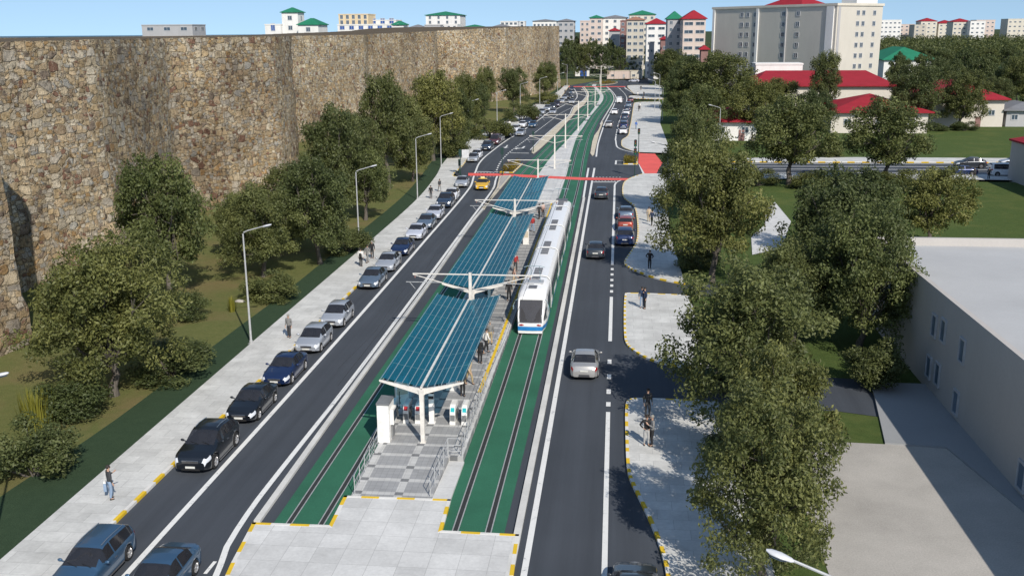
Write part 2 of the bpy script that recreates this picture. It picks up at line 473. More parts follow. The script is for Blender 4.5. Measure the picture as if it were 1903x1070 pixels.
M['car_glass'] = clear_glass('car_glass', (0.035, 0.037, 0.045), 0.35)
M['seat'] = plain('seat', (0.10, 0.09, 0.09), 0.8)
M['tyre'] = plain('tyre', (0.014, 0.014, 0.015), 0.9)
M['rim'] = plain('rim', (0.55, 0.55, 0.56), 0.3, 0.7)
M['car_under'] = plain('car_under', (0.01, 0.01, 0.011), 0.9)
M['headlight'] = glassy('headlight', (0.62, 0.65, 0.70), 0.12, 0.8)
M['taillight'] = glassy('taillight', (0.30, 0.015, 0.02), 0.15, 0.7)
M['plate'] = plain('plate', (0.66, 0.66, 0.62), 0.5)
M['grille'] = plain('grille', (0.16, 0.16, 0.17), 0.3, 0.7)
M['chrome'] = plain('chrome', (0.55, 0.56, 0.58), 0.2, 0.9)
M['taxi_sign'] = plain('taxi_sign', (0.8, 0.72, 0.35), 0.5)
def paint(name, c, metal=0.35, rough=0.32):
    t = NT('paint_' + name)
    oi = t.n('ObjectInfo')
    t.col(t.mix(1.0, c, t.ramp(oi.outputs['Random'], [(0, (0.93,)*3), (1, (1.07,)*3)]), 'MULTIPLY'))
    t.rough(rough); t.b.inputs['Metallic'].default_value = metal
    t.b.inputs['Coat Weight'].default_value = 0.8; t.b.inputs['Coat Roughness'].default_value = 0.05
    return t.mat
CP = dict(black=paint('black', (0.012, 0.015, 0.021)), navy=paint('navy', (0.012, 0.028, 0.095)), blue=paint('blue', (0.045, 0.105, 0.19)),
          bluegrey=paint('bluegrey', (0.13, 0.18, 0.25)), silver=paint('silver', (0.42, 0.45, 0.50)), white=paint('white', (0.72, 0.73, 0.76), 0.0),
          lilac=paint('lilac', (0.58, 0.61, 0.70), 0.2), darkblue=paint('darkblue', (0.035, 0.055, 0.095)), maroon=paint('maroon', (0.13, 0.045, 0.055)),
          red=paint('red', (0.36, 0.07, 0.045)), taxi=paint('taxi', (0.72, 0.42, 0.015), 0.0), dark=paint('dark', (0.035, 0.042, 0.052)),
          champagne=paint('champagne', (0.40, 0.395, 0.39)), purple=paint('purple', (0.06, 0.045, 0.085)))
# ================================================================ ground, roads, tracks
class Line:
    """x as a smooth function of y along the street"""
    def __init__(s, pts):
        s.p = sorted(pts)
    def __call__(s, y):
        p = s.p
        if y <= p[0][0]: return p[0][1]
        if y >= p[-1][0]: return p[-1][1]
        for i in range(len(p)-1):
            if y <= p[i+1][0]: break
        y0, x0 = p[i]; y1, x1 = p[i+1]
        m0 = (x1 - p[i-1][1])/(y1 - p[i-1][0]) if i > 0 else (x1-x0)/(y1-y0)
        m1 = (p[i+2][1] - x0)/(p[i+2][0] - y0) if i < len(p)-2 else (x1-x0)/(y1-y0)
        h = y1 - y0; t = (y-y0)/h
        return (2*t**3-3*t*t+1)*x0 + (t**3-2*t*t+t)*h*m0 + (-2*t**3+3*t*t)*x1 + (t**3-t*t)*h*m1
    def pts(s, y0, y1, step=4.0, dx=0.0):
        n = max(1, int(math.ceil((y1-y0)/step)))
        return [(s(y0 + (y1-y0)*i/n) + dx, y0 + (y1-y0)*i/n) for i in range(n+1)]

L_side = Line([(15,-25.4),(65,-25.75),(96,-25.9),(128,-26.3),(150,-27.7),(165,-29.2),(187,-30.2),(215,-29.4),(247,-27.6),(284,-26.3),(318,-24.2),(368,-22.3),(410,-22)])
L_kerb = Line([(15,-22.3),(60,-22.35),(100,-22.4),(130,-22.45),(148,-22.9),(150,-25.0),(161,-25.4),(174,-25.9),(190,-25.6),(205,-25.0),(232,-23.4),(250,-22.4),(272,-21.4),(290,-20.0),(308,-18.5),(312,-18.6),(350,-19.3),(392,-19.8),(410,-20)])
L_park = Line([(15,-19.75),(67,-19.86),(100,-20.2),(138.7,-20.85),(151,-21.95),(156,-22.4),(165,-23.15),(174,-23.4),(184,-23.2),(194.5,-22.9),(205.6,-22.4),(213,-21.8),(232,-20.8),(249,-19.9),(272,-19),(287,-17.6),(303,-16.1)])
L_park2 = Line([(325,-14.0),(338,-13.95),(363,-15.2),(393,-17.6)])
L_dots = Line([(157,-19.2),(166,-19.75),(173,-19.9),(182,-19.8),(196,-19.15),(209,-18.5),(227,-17.75),(244,-16.9),(268,-15.8),(292,-13.5)])
L_white = Line([(15,-15.4),(33,-15.85),(35.2,-16.03),(37,-16.45),(39.3,-16.65),(42.3,-16.75),(58,-16.66),(85,-16.85),(110,-17.1),(139,-17.45),(147,-18.1),(151,-18.35)])
L_kerbm = Line([(39.4,-16.1),(57,-16.3),(85,-16.5),(111,-16.85),(124,-16.75)])
L_green = Line([(39.4,-15.2),(104,-15.42),(130,-15.7),(154,-15.95),(176,-14.6),(200,-13.75),(240,-12.2),(263,-11.25),(280,-11.1),(298,-10.1),(316,-9.75),(343,-9.85),(366,-10.8),(400,-13.4),(412,-13.6),(430,-12.5),(450,-9)])
L_stripl = Line([(42.5,-12.3),(125,-12.45),(150,-12.25),(176,-11.66),(199,-10.5),(252,-8.3),(299,-6.85),(335,-6.37),(353,-6.9),(392,-9.5),(412,-11),(430,-9.8),(450,-6)])
L_stripr = Line([(42.5,-7.6),(120,-7.7),(151,-7.8),(176,-8.3),(211,-8.6),(231,-8.05),(266,-7.1),(308,-5.5),(327,-5.1),(346,-5.4),(378,-7.2),(412,-9.5),(430,-8),(450,-4)])
L_greenr = Line([(39.4,-4.68),(60,-4.6),(132,-4.82),(174,-5.2),(224,-5.2),(240,-4.95),(277,-3.75),(301,-2.2),(332,-1.5),(349,-2.0),(396,-5.2),(412,-6),(430,-4),(450,0)])
L_kerbr = Line([(15,-3.9),(39.4,-3.98),(60,-4.0),(140,-4.3)])
L_kerbr2 = Line([(224,-4.2),(240,-4.05),(278,-2.8),(319,-1.55),(341,-1.7),(370,-2.95),(400,-4.9)])
L_whiter = Line([(15,-3.5),(60,-3.5),(145,-3.72),(161,-3.74),(176,-3.81),(197,-3.93),(227,-3.55),(239,-3.4),(278,-2.2),(297,-1.6),(327,-0.95),(343,-1.15),(373,-2.7),(400,-4.6)])
L_rdash = Line([(15,-0.15),(36.5,-0.22),(54,-0.28),(92,-0.33),(140,-0.38)])
L_rdash2 = Line([(203,-0.58),(212,-0.5),(227,-0.29),(239,-0.07),(273,0.95),(309,2.06),(332,2.5),(356,1.93),(381,0.51),(402,-1.1)])

def sheet(name, pts, z, mat, mats=None):
    return struct(MB().poly(pts, z).build(name, mat))
def between(name, la, lb, y0, y1, z, mat, step=4.0, da=0.0, db=0.0):
    a = la.pts(y0, y1, step, da); b = lb.pts(y0, y1, step, db)
    m = MB(); n = len(a)
    m.add([(*p, z) for p in a] + [(*p, z) for p in b], [(i, n+i, n+i+1, i+1) for i in range(n-1)])
    return struct(m.build(name, mat))
def offset(pts, d, closed=False):
    """offset a polyline to its left by d"""
    out = []; n = len(pts)
    for i in range(n):
        a = Vector(pts[i-1][:2]) if (i > 0 or closed) else None
        b = Vector(pts[i][:2]); c = Vector(pts[(i+1) % n][:2]) if (i < n-1 or closed) else None
        t1 = (b-a).normalized() if a is not None else None
        t2 = (c-b).normalized() if c is not None else None
        if t1 is None: t1 = t2
        if t2 is None: t2 = t1
        n1 = Vector((-t1.y, t1.x)); n2 = Vector((-t2.y, t2.x))
        bis = (n1+n2)
        bis = bis.normalized() if bis.length > 1e-6 else n1
        k = max(0.4, bis.dot(n1))
        out.append((b.x + bis.x*d/k, b.y + bis.y*d/k))
    return out
def resample(pts, step):
    out = [pts[0]]
    for a, b in zip(pts, pts[1:]):
        l = math.hypot(b[0]-a[0], b[1]-a[1]); n = max(1, round(l/step))
        for i in range(1, n+1): out.append((a[0] + (b[0]-a[0])*i/n, a[1] + (b[1]-a[1])*i/n))
    return out
def smoothed(pts, it=2):
    for _ in range(it):
        q = [pts[0]]
        for a, b in zip(pts, pts[1:]):
            q += [(a[0]*.75 + b[0]*.25, a[1]*.75 + b[1]*.25), (a[0]*.25 + b[0]*.75, a[1]*.25 + b[1]*.75)]
        q.append(pts[-1]); pts = q
    return pts
def stripe(m, pts, w, z):
    a = offset(pts, w/2); b = offset(pts, -w/2); n = len(a)
    m.add([(*p, z) for p in a] + [(*p, z) for p in b], [(n+i, n+i+1, i+1, i) for i in range(n-1)])
def dashes(m, pts, w, z, on, off):
    acc = 0.0; cur = [pts[0]]; state = True; need = on
    fine = resample(pts, 0.25)
    cur = [fine[0]]
    for a, b in zip(fine, fine[1:]):
        acc += math.hypot(b[0]-a[0], b[1]-a[1])
        if state: cur.append(b)
        if acc >= need:
            if state and len(cur) > 1: stripe(m, [cur[0], cur[-1]], w, z)
            state = not state; acc = 0; need = on if state else off; cur = [b]
def kerb(name, pts, w, h, mats, seg=0.8, z0=-0.03):
    """kerb stones along a line (body to the left of it), painted in turns"""
    p = resample(pts, seg); q = offset(p, w)
    m = MB()
    for i in range(len(p)-1):
        a, b, c, d = p[i], p[i+1], q[i+1], q[i]
        mi = (i % 2) if len(mats) > 1 else 0
        vs = [(*v, z0) for v in (a, b, c, d)] + [(*v, h) for v in (a, b, c, d)]
        m.add(vs, [(4, 5, 6, 7), (0, 1, 5, 4), (2, 3, 7, 6)], mi)
        if i == 0: m.add(vs, [(3, 0, 4, 7)], mi)
        if i == len(p)-2: m.add(vs, [(1, 2, 6, 5)], mi)
    return struct(m.build(name, mats if len(mats) > 1 else mats[0]))
YW = [M['kerb_yellow'], M['kerb_white']]

# broad terrain, sea at the left horizon
def disc(name, mat, z, pts): return sheet(name, pts, z, mat)
disc('terrain', M['far_land'], -0.25, [(-14000, -200), (14000, -200), (14000, 14000), (-14000, 14000)])
def sea():
    t = NT('sea_water'); p = t.pos()
    f = t.noise(t.scale(p, (0.01, 0.04, 1)), 1.0, 4)
    t.col(t.ramp(f, [(0.3, (0.010, 0.060, 0.085)), (0.7, (0.014, 0.078, 0.10))])); t.rough(0.35)
    t.b.inputs['Specular IOR Level'].default_value = 0.25
    return t.mat
sheet('sea', [(-260, -150), (-330, 500), (-700, 1700), (-2300, 9000), (-3000, 13990), (-13990, 13990), (-13990, -150)], -0.12, sea())
# asphalt of the two carriageways and the junctions
road = L_kerb.pts(12, 410, 6, -0.3) + [(-22, 436), (-14, 440), (-8, 452), (30, 470), (40, 452), (22, 430), (16, 405), (3.3, 404)]
right_edge = [(5.4, 361), (3.8, 343), (3.6, 328), (4.8, 313.5), (3.0, 240), (2.5, 227), (2.4, 211), (2.0, 192), (3.2, 183), (3.8, 181), (3.5, 167), (4.0, 154), (2.5, 148), (2.4, 105), (2.5, 88), (1.6, 65), (1.6, 46), (2.6, 37), (2.8, 12)]
sheet('road', road + right_edge, 0.0, M['asphalt'])
sheet('side_road', [(0.9, 56.5), (13, 55.9), (16.2, 54.9), (15.4, 61.6), (6.5, 62.6), (2.2, 64.5), (0.9, 66.8)], 0.006, M['asphalt'])
sheet('driveway', [(0.9, 82), (16, 81.0), (16, 86.2), (6.0, 85.4), (2.5, 88), (1.0, 92)], 0.006, M['asphalt'])
sheet('cross_street', [(2.9, 156), (13, 155.4), (100, 158.2), (100, 171.4), (14, 169), (3.1, 168)], 0.006, M['asphalt'])
sheet('far_street', [(3.0, 328), (26, 326), (26, 331), (3.4, 343.5)], 0.006, M['asphalt'])
# track bed
between('track_bed', L_green, L_stripl, 39.45, 450, 0.012, M['track_green'])
between('track_bed', L_stripr, L_greenr, 39.45, 450, 0.012, M['track_green'])
def rails(la, lb):
    mid = Line([(y, (la(y) + lb(y))/2) for y in [39.5] + list(range(44, 450, 6))])
    g = MB(); r = MB()
    for s in (-0.74, 0.74):
        pts = mid.pts(39.5, 448, 5, s)
        stripe(g, pts, 0.20, 0.018)
        for e in (-0.125, 0.125): stripe(r, offset(pts, e), 0.055, 0.024)
    struct(g.build('rail_channel', M['rail_groove'])); struct(r.build('rails', M['rail_steel']))
    return mid
TL = rails(L_green, L_stripl)
TR = rails(L_stripr, L_greenr)
# walkway between the tracks beyond the stop, with two cross slots
for y0, y1 in ((125.3, 248), (251, 262), (264.5, 298.5), (302.5, 448)):
    between('track_walkway', L_stripl, L_stripr, y0, y1, 0.03, M['paving'])
# medians
def island(name, pts, h, top, kmats, kw=0.22, seg=0.9, closed=True):
    pr = pts if sum(pts[i][0]*pts[(i+1) % len(pts)][1] - pts[(i+1) % len(pts)][0]*pts[i][1] for i in range(len(pts))) > 0 else pts[::-1]
    sheet(name, pr, h, top)
    kerb('kerb', pr + [pr[0]], kw, h + 0.012, kmats, seg)
struct(MB().add([], []).build('median_placeholder', M['kerb_stone'])) if False else None
kerb('kerb', L_kerbm.pts(39.6, 122, 3)[::-1], 0.30, 0.14, [M['kerb_stone']], 3.0)
island('median', [(-16.6, 121.5), (-16.34, 139), (-16.2, 151.2), (-17.95, 150.6), (-16.95, 139), (-16.75, 128)], 0.13, M['concrete_pale'], [M['kerb_cream']], 0.2)
bedp = [(-18.45, 154.9), (-16.2, 154.5), (-15.75, 165.5), (-17.6, 160.6)]
island('median', bedp, 0.13, M['soil'], YW, 0.2)
med = [G(*q) for q in [(988,285.5),(992.5,287),(1025,257.8),(1051,230.4),(1065,215.7),(1071,206),(1084,197),(1090,189.5),(1094.6,179),(1093.5,171.5),(1086,162)]]
medl = [G(*q) for q in [(1083,162),(1089,169),(1092.5,177),(1091,180),(1084,188.4),(1067,199),(1064,206),(1060,215.7),(1045,226),(1007,258.8),(989,278.8)]]
island('median', smoothed(med, 1) + smoothed(medl, 1), 0.13, M['kerb_cream'], [M['kerb_cream']], 0.2)
kerb('kerb', L_kerbr.pts(12, 131, 5, 0.06), 0.32, 0.14, [M['kerb_stone']], 3.0)
medr = [G(*q) for q in [(1097,286),(1100,290.5),(1104,288),(1108,270.4),(1114.4,245),(1120,230.4),(1121,224.5),(1119.7,225),(1112,243),(1104.5,253),(1100.8,264)]]
island('median', medr, 0.13, M['kerb_cream'], [M['kerb_cream']], 0.15)
kerb('kerb', L_kerbr2.pts(238, 400, 5), 0.28, 0.13, [M['kerb_stone']], 3.0)
# end plaza of the stop with its painted kerb
plz = [(-15.0, 12), (-3.8, 12), (-3.89, 36), (-3.99, 39.42), (-7.42, 39.46), (-7.53, 42.49), (-12.67, 42.41), (-12.56, 39.48), (-16.08, 39.41), (-15.72, 35.9), (-15.45, 34), (-15.2, 31)]
sheet('plaza', plz, 0.13, M['paving'])
kerb('kerb', plz[1:4], 0.17, 0.145, YW, 0.85)
kerb('kerb', plz[3:6], 0.17, 0.145, YW, 0.85)
kerb('kerb', plz[5:7], 0.17, 0.145, YW, 0.85)
kerb('kerb', plz[6:9], 0.17, 0.145, YW, 0.85)
kerb('kerb', plz[8:] + plz[:1], 0.17, 0.145, YW, 0.85)
# left pavement, verge and lawn
between('pavement', L_side, L_kerb, 12, 410, 0.13, M['paving_side'], 2.0)
kerb('kerb', L_kerb.pts(12, 410, 1.0)[::-1], -0.18, 0.145, YW, 0.9)
W_left = Line([(12,-29.2),(39,-29.2),(50,-28.4),(66,-28.2),(80,-28.0),(96,-28.2),(128,-28.6),(150,-30.0),(165,-31.4),(187,-32.4),(215,-31.4),(247,-29.4),(284,-28.0),(318,-25.7),(400,-23)])
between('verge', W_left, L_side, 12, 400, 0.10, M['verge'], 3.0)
lawn = W_left.pts(12, 400, 6) + [(-60, 430), (-90, 430), (-90, 12)]
sheet('lawn', lawn, 0.06, M['lawn'])
# right pavements
def right_pave(pts, inner, name='pavement'):
    k = smoothed(pts, 2)
    sheet(name, k + inner, 0.13, M['paving_side'])
    kerb('kerb', k, 0.17, 0.145, YW, 0.6) if inner[0][0] > k[-1][0] or True else None
right_pave([(5.6, 56.65), (1.62, 56.83), (0.95, 56.6), (0.69, 55.9), (0.70, 50), (0.74, 46.7), (0.88, 45.4), (1.29, 43.5), (1.88, 40.5), (2.22, 38), (2.3, 36), (2.3, 12)], [(6.9, 12), (6.6, 45), (6.2, 56.6)])
right_pave([(6.1, 81.3), (0.98, 81.75), (0.72, 81.2), (0.66, 69.4), (0.8, 67.6), (1.03, 66.7), (1.78, 65), (2.75, 63.7), (4.3, 62.8), (6.2, 62.5)], [(6.3, 72)])
right_pave([(3.9, 154.3), (2.54, 151.3), (1.55, 148.6), (0.7, 144), (0.62, 132), (1.6, 127.5), (2.25, 124.5), (2.38, 112), (2.15, 103), (1.51, 98.4), (0.8, 94), (0.74, 92.5), (1.3, 90.6), (1.91, 89.6), (3.53, 86.9), (6.02, 85.1)], [(5.9, 96), (5.75, 107), (6.4, 130), (8.6, 150), (9, 154.5)])
right_pave([(12.6, 314.5), (4.67, 313.8), (4.2, 300), (2.84, 239.3), (2.36, 227.3), (2.11, 211.1), (0.62, 203.5), (0.56, 197), (0.6, 192.1), (1.23, 188.4), (2.55, 184), (3.7, 182.2)], [(9.5, 181), (9.8, 240), (12.5, 300)])
right_pave([(14.2, 326.9), (3.5, 330.4), (3.3, 337), (3.61, 343.4), (5.0, 345.5), (13.5, 343.5)], [(14, 335)])
right_pave([(14.2, 346), (5.4, 350), (4.9, 361), (2.77, 404), (4.6, 412), (16, 409.5)], [(16, 380)])
sheet('pavement', [(9, 149.5), (52, 150.5), (100, 148), (100, 157.8), (12.9, 155.0), (9, 155)], 0.12, M['paving_side'])
sheet('pavement', [(14, 169.4), (100, 172.0), (100, 176.5), (41, 176.6), (14, 174)], 0.12, M['paving_side'])
kerb('kerb', [(14, 169.4), (100, 172.0)], 0.2, 0.14, YW, 1.2)
# lawns and yards on the right
sheet('lawn', [(6.9, 12), (6.6, 45), (6.2, 56.2), (12.5, 55.5), (11.6, 51.2), (9.0, 51.2), (8.6, 12)], 0.05, M['lawn_right'])
sheet('lawn', [(6.0, 50), (19, 50), (19.2, 61.6), (40, 61.6), (80, 80), (80, 149), (6.4, 149.5), (6.4, 130), (5.75, 107), (5.9, 96), (6.3, 80)], -0.02, M['lawn_right'])
sheet('lawn', [(11.5, 55.7), (15.8, 54.95), (14.5, 51.0), (11.0, 51.1)], 0.055, M['lawn_right'])
sheet('lawn', [(9.5, 176.2), (41, 176.6), (120, 176.6), (200, 420), (12, 420), (12.5, 300), (9.8, 240)], 0.03, M['lawn_right'])
sheet('yard', [(8.6, 12), (9.0, 51.3), (14.4, 51.1), (17.6, 50.8), (22, 50.8), (22, 12)], 0.07, M['concrete_pale'])
struct(MB().prism([(16.0, 60.7), (14.45, 51.1), (17.5, 50.8), (19.4, 40), (19.4, 60.7)], -0.02, 0.16).build('pavement', M['concrete_mid']))
sheet('footpath', [G(*q) for q in [(1440, 376), (1470, 412), (1452, 462), (1398, 474), (1396, 440), (1420, 420), (1424, 390)]], 0.04, M['paving'])
# roundabout and ground beyond the far crossing
sheet('lawn', [(-60, 404), (-22, 404), (-14.5, 431), (-9, 454), (-12, 468), (-60, 470)], 0.05, M['lawn'])
isl = [G(*q) for q in [(1095, 156), (1112, 153), (1130, 151), (1146, 152), (1149, 154.5), (1138, 157), (1122, 158.2)]]
island('roundabout_island', smoothed(isl + [isl[0]], 1)[:-1], 0.14, M['soil'], [M['kerb_cream']], 0.3, 2)
sheet('lawn', [G(*q) for q in [(1150, 147.5), (1215, 148), (1218, 145), (1150, 143.5)]], 0.05, M['soil'])

# painted markings
def paint_lines():
    m = MB(); Z = 0.016
    stripe(m, L_park.pts(12, 303, 2), 0.27, Z)
    stripe(m, L_park2.pts(325, 393, 3), 0.25, Z)
    stripe(m, L_white.pts(12, 151, 1.5), 0.27, Z)
    dashes(m, L_dots.pts(157.5, 290, 2), 0.24, Z, 1.05, 1.15)
    stripe(m, [(-22.3, 155.7), (-18.75, 155.6)], 0.45, Z)
    stripe(m, [(-19.6, 180.9), (-16.1, 180.6)], 0.45, Z)
    # line along the upper median
    stripe(m, smoothed([(x - 0.32, y) for x, y in medl], 1), 0.22, Z)
    # right carriageway
    stripe(m, L_whiter.pts(12, 147, 4), 0.27, Z)
    stripe(m, L_whiter.pts(150.4, 161, 4), 0.30, Z); stripe(m, [(-4.45, 131.5), (-4.6, 147)], 0.27, Z); stripe(m, [(-4.62, 150.4), (-4.7, 161)], 0.27, Z)
    stripe(m, L_whiter.pts(176, 400, 4), 0.27, Z)
    stripe(m, L_rdash.pts(12, 54.6, 4), 0.24, Z)
    stripe(m, L_rdash.pts(68.3, 80.6, 4), 0.26, Z); stripe(m, L_rdash.pts(92.4, 140, 4), 0.26, Z)
    for y0, y1 in ((55.5, 56.2), (57.6, 58.4), (60.3, 61.2), (63.3, 64.2), (82.0, 82.8), (84.0, 84.8), (86.0, 86.8), (88.1, 88.9), (90.2, 91.0)):
        stripe(m, [(L_rdash(y0), y0), (L_rdash(y1), y1)], 0.26, Z)
    stripe(m, smoothed([(L_rdash(139.9), 139.9), (-0.4, 143.5), (0.0, 146.5), (1.0, 148.7)], 2), 0.25, Z)
    stripe(m, [(-3.55, 145.6), (-0.05, 145.8)], 0.5, Z)
    stripe(m, smoothed([(2.9, 182.5), (1.4, 185.3), (0.1, 189), (-0.35, 193), (-0.5, 203)], 2) + L_rdash2.pts(204, 212, 4), 0.26, Z)
    dashes(m, L_rdash2.pts(213, 290, 3), 0.24, Z, 3.2, 1.6)
    stripe(m, L_rdash2.pts(291, 335, 3), 0.24, Z); dashes(m, L_rdash2.pts(336, 400, 3), 0.24, Z, 3.2, 1.6)
    stripe(m, [(1.7, 402), (3.3, 378), (4.5, 364)], 0.3, Z)
    # little box round the splitter island
    a, b, c, d = (-0.35, 165.8), (3.2, 165.2), (3.4, 172.5), (-0.3, 170.8)
    stripe(m, [b, a, d, (0.9, 170.6)], 0.28, Z)
    stripe(m, [(2.7, 149.3), (4.1, 154.2)], 0.3, 0.02); stripe(m, [(3.55, 166.5), (4.0, 155)], 0.3, 0.02)
    # cross street lines
    for y in (157.0, 161.2, 164.6, 168.0): stripe(m, [(13, y - 0.3), (100, y + 2.4)], 0.35, 0.022)
    # short dashes at the plaza corner
    stripe(m, [G(381, 1066), G(400, 1043)], 0.16, Z + .004)
    # lane arrows: straight-on and turn
    def arrow(c, ang, bent):
        i0 = len(m.v)
        if not bent:
            m.poly([(-0.14, -2.6), (0.14, -2.6), (0.14, 1.0), (0.55, 0.8), (0, 2.6), (-0.55, 0.8), (-0.14, 1.0)], Z)
        else:
            m.poly([(-0.2, -2.2), (0.2, -2.2), (0.2, 0.6), (0.9, 1.1), (0.9, 0.3), (1.7, 1.7), (0.9, 2.9), (0.9, 2.0), (-0.2, 1.1)], Z)
        M4 = Matrix.Translation((c[0], c[1], 0)) @ Matrix.Rotation(ang, 4, 'Z')
        m.xf(M4, i0)
    arrow((-21.4, 191), PI + 0.02, False); arrow((-18.0, 189.5), PI - 0.02, True)
    arrow((0.2, 388), 0.1, False); arrow((2.4, 386), 0.1, False)
    return m
struct(paint_lines().build('road_markings', M['white_paint']))
m = MB()
m.poly([(-23.3, 154.0), (-22.85, 151.0), (-18.1, 151.1), (-5.36, 147.4), (1.1, 147.6), (1.9, 149.6), (-5.47, 150.1), (-18.4, 153.7)], 0.034)
m.poly([(-22.4, 399.2), (2.1, 399.0), (2.6, 404.2), (-22.4, 404.8)], 0.034)
m.poly([(3.75, 181.4), (6.6, 180.6), (7.4, 168), (6.0, 155.2), (4.2, 154.5), (3.4, 167.9)], 0.036)
struct(m.build('red_crossing', M['red_paint']))
m = MB()
for i in range(8):                      # white dashes either side of the red crossing
    for a, b, y in ((-22.6, -18.6, 154.5), (-22.6, -18.6, 150.5), (-3.4, 0.6, 150.7), (-3.4, 0.3, 146.9)):
        x = a + (b-a)*(i + 0.25)/8
        stripe(m, [(x, y), (x + (b-a)/16, y)], 0.3, 0.02)
struct(m.build('road_markings', M['white_paint']))
# splitter island with shrubs
island('median', [(0.9, 166.0), (3.3, 165.8), (3.4, 172.2), (0.9, 170.4)], 0.13, M['soil'], YW, 0.25)
# ================================================================ the old stone wall
def stone_wall():
    # front corners in plan (x, y, top)
    P = [(-43.9,40,20.9),(-43.2,58,20.9),(-42.1,64.1,20.95),(-43.0,65.2,20.95),(-52.0,66.5,20.9),(-51.2,79,20.95),(-49.0,91,21.0),(-50.8,103,21.0),(-52.9,115,21.0),
         (-49.4,124,21.0),(-46.4,133.6,21.05),(-46.5,135.5,21.05),(-48.4,147.5,21.05),(-53,151,21.05),(-70,152,21.0),(-70,168,20.9),(-58.7,228,20.9),(-58.6,231,20.9),(-61.5,246,21.0),
         (-57.5,264,21.3),(-52.6,287,21.6),(-53.0,295,21.7),(-44,309,22.2),(-36.0,324.5,22.6),(-36.0,330.5,22.6),(-30.6,349,22.9),(-26,370.5,23.1),(-25.9,372.5,23.1),(-23.4,396,23.2),(-26,399,23.2)]
    line = []
    for a, b in zip(P, P[1:]):
        l = math.hypot(b[0]-a[0], b[1]-a[1]); n = max(1, int(l/0.9))
        for i in range(n): line.append([a[k] + (b[k]-a[k])*i/n for k in range(3)])
    line.append(list(P[-1]))
    m = MB(); NZ = 22
    nrm = []
    n = len(line)
    for i in range(n):
        a = line[max(0, i-1)]; b = line[min(n-1, i+1)]
        t = vnorm((b[0]-a[0], b[1]-a[1], 0)); nrm.append((t.y, -t.x))
    vs = []
    for i, (x, y, zt) in enumerate(line):
        zt += 0.10*noise.noise(Vector((i*0.7, 3.1, 0)))
        for k in range(NZ+1):
            z = -0.2 + (zt + 0.2)*k/NZ
            d = 0.22*noise.noise(Vector((x*0.55, y*0.55, z*0.55))) + 0.10*noise.noise(Vector((x*1.3, y*1.3, z*1.3)))
            d += 0.35*(1 - z/21)**2 + (0.30 if z < 3.2 else 0.0)      # battered foot with an offset course
            vs.append((x + nrm[i][0]*d, y + nrm[i][1]*d, z))
    fs = []
    K = NZ+1
    for i in range(n-1):
        for k in range(NZ): fs.append((i*K + k, (i+1)*K + k, (i+1)*K + k+1, i*K + k+1))
    m.add(vs, fs)
    back = [(-30 + min(p[0], -50), p[1]) for p in line]
    top = [vs[i*K + NZ] for i in range(n)]
    m.add(top + [(b[0], b[1], t[2]) for b, t in zip(back, top)], [(i, i+1, n+i+1, n+i) for i in range(n-1)], 1)
    m.add([(b[0], b[1], z) for b in back for z in (-0.2, 21)], [(2*i+2, 2*i, 2*i+1, 2*i+3) for i in range(n-1)])
    o = m.build('stone_wall', [M['rubble'], M['soil']], smooth=40)
    arc = [0.0]
    for a, b in zip(line, line[1:]): arc.append(arc[-1] + math.hypot(b[0]-a[0], b[1]-a[1]))
    uvl = o.data.uv_layers.new(name='UVMap')
    for lp in o.data.loops:
        v = lp.vertex_index
        if v < n*K: uvl.data[lp.index].uv = (arc[v//K], vs[v][2])
    return tag(o, 'tall old rubble stone fortress wall with stepped bastions along the left lawn', 'wall')
stone_wall()

# ================================================================ trees
def rand_dir(r):
    while True:
        v = Vector((r.uniform(-1, 1), r.uniform(-1, 1), r.uniform(-1, 1)))
        if 0.1 < v.length <= 1: return v.normalized()
def leaf_mesh(name, clumps, per, size, mat, r, flat=0.8, out=0.35):
    vs = []; fs = []; tone = []
    for (c, cr, ct) in clumps:
        k = int(per*(cr/0.16)**2)
        for _ in range(k):
            d = rand_dir(r)
            q = r.random()**0.45
            p = Vector((c[0] + d.x*cr*q, c[1] + d.y*cr*q, c[2] + d.z*cr*flat*q))
            nn = (rand_dir(r) + d*out*2 + Vector((0, 0, 0.5))).normalized()
            u = nn.cross(rand_dir(r)).normalized(); w = nn.cross(u)
            s = size*r.uniform(0.65, 1.3)
            o = len(vs)
            vs += [p - u*s, p + w*s*0.48 + nn*s*0.1, p + u*s, p - w*s*0.48 + nn*s*0.1]
            fs.append((o, o+1, o+2, o+3))
            tone.append(min(1, max(0, ct + r.uniform(-0.28, 0.28))))
    me = bpy.data.meshes.new(name)
    me.from_pydata([tuple(v) for v in vs], [], fs)
    me.materials.append(mat)
    a = me.attributes.new('tone', 'FLOAT', 'FACE')
    a.data.foreach_set('value', tone)
    me.update()
    return me
def crown_clumps(r, boughs, per_bough, rx, z0, z1, br=(0.13, 0.21), cr=(0.055, 0.10)):
    """leaf clumps gathered on separate boughs, so that the outline is lobed and has gaps"""
    out = []; tips = []
    for i in range(boughs):
        a = 2*PI*(i*0.382 + r.uniform(-.06, .06)); f = (i + .5)/boughs
        z = z0 + (z1 - z0)*f
        k = math.sqrt(max(0.05, 1 - ((f - .36)/.72)**2))
        q = rx*k*r.uniform(0.45, 1.0); b = r.uniform(*br)*(0.75 + .35*k)
        c = Vector((math.cos(a)*q, math.sin(a)*q, z)); tips.append(c); bt = r.uniform(.30, .75)
        for _ in range(per_bough):
            d = rand_dir(r)
            if d.z < -.3: d.z *= .4; d.normalize()
            s = b*r.uniform(.55, 1.05)
            out.append(((c.x + d.x*s*1.12, c.y + d.y*s*1.12, c.z + d.z*s*.82), r.uniform(*cr), min(1, max(0, bt + r.uniform(-.25, .25)))))
    return out, tips
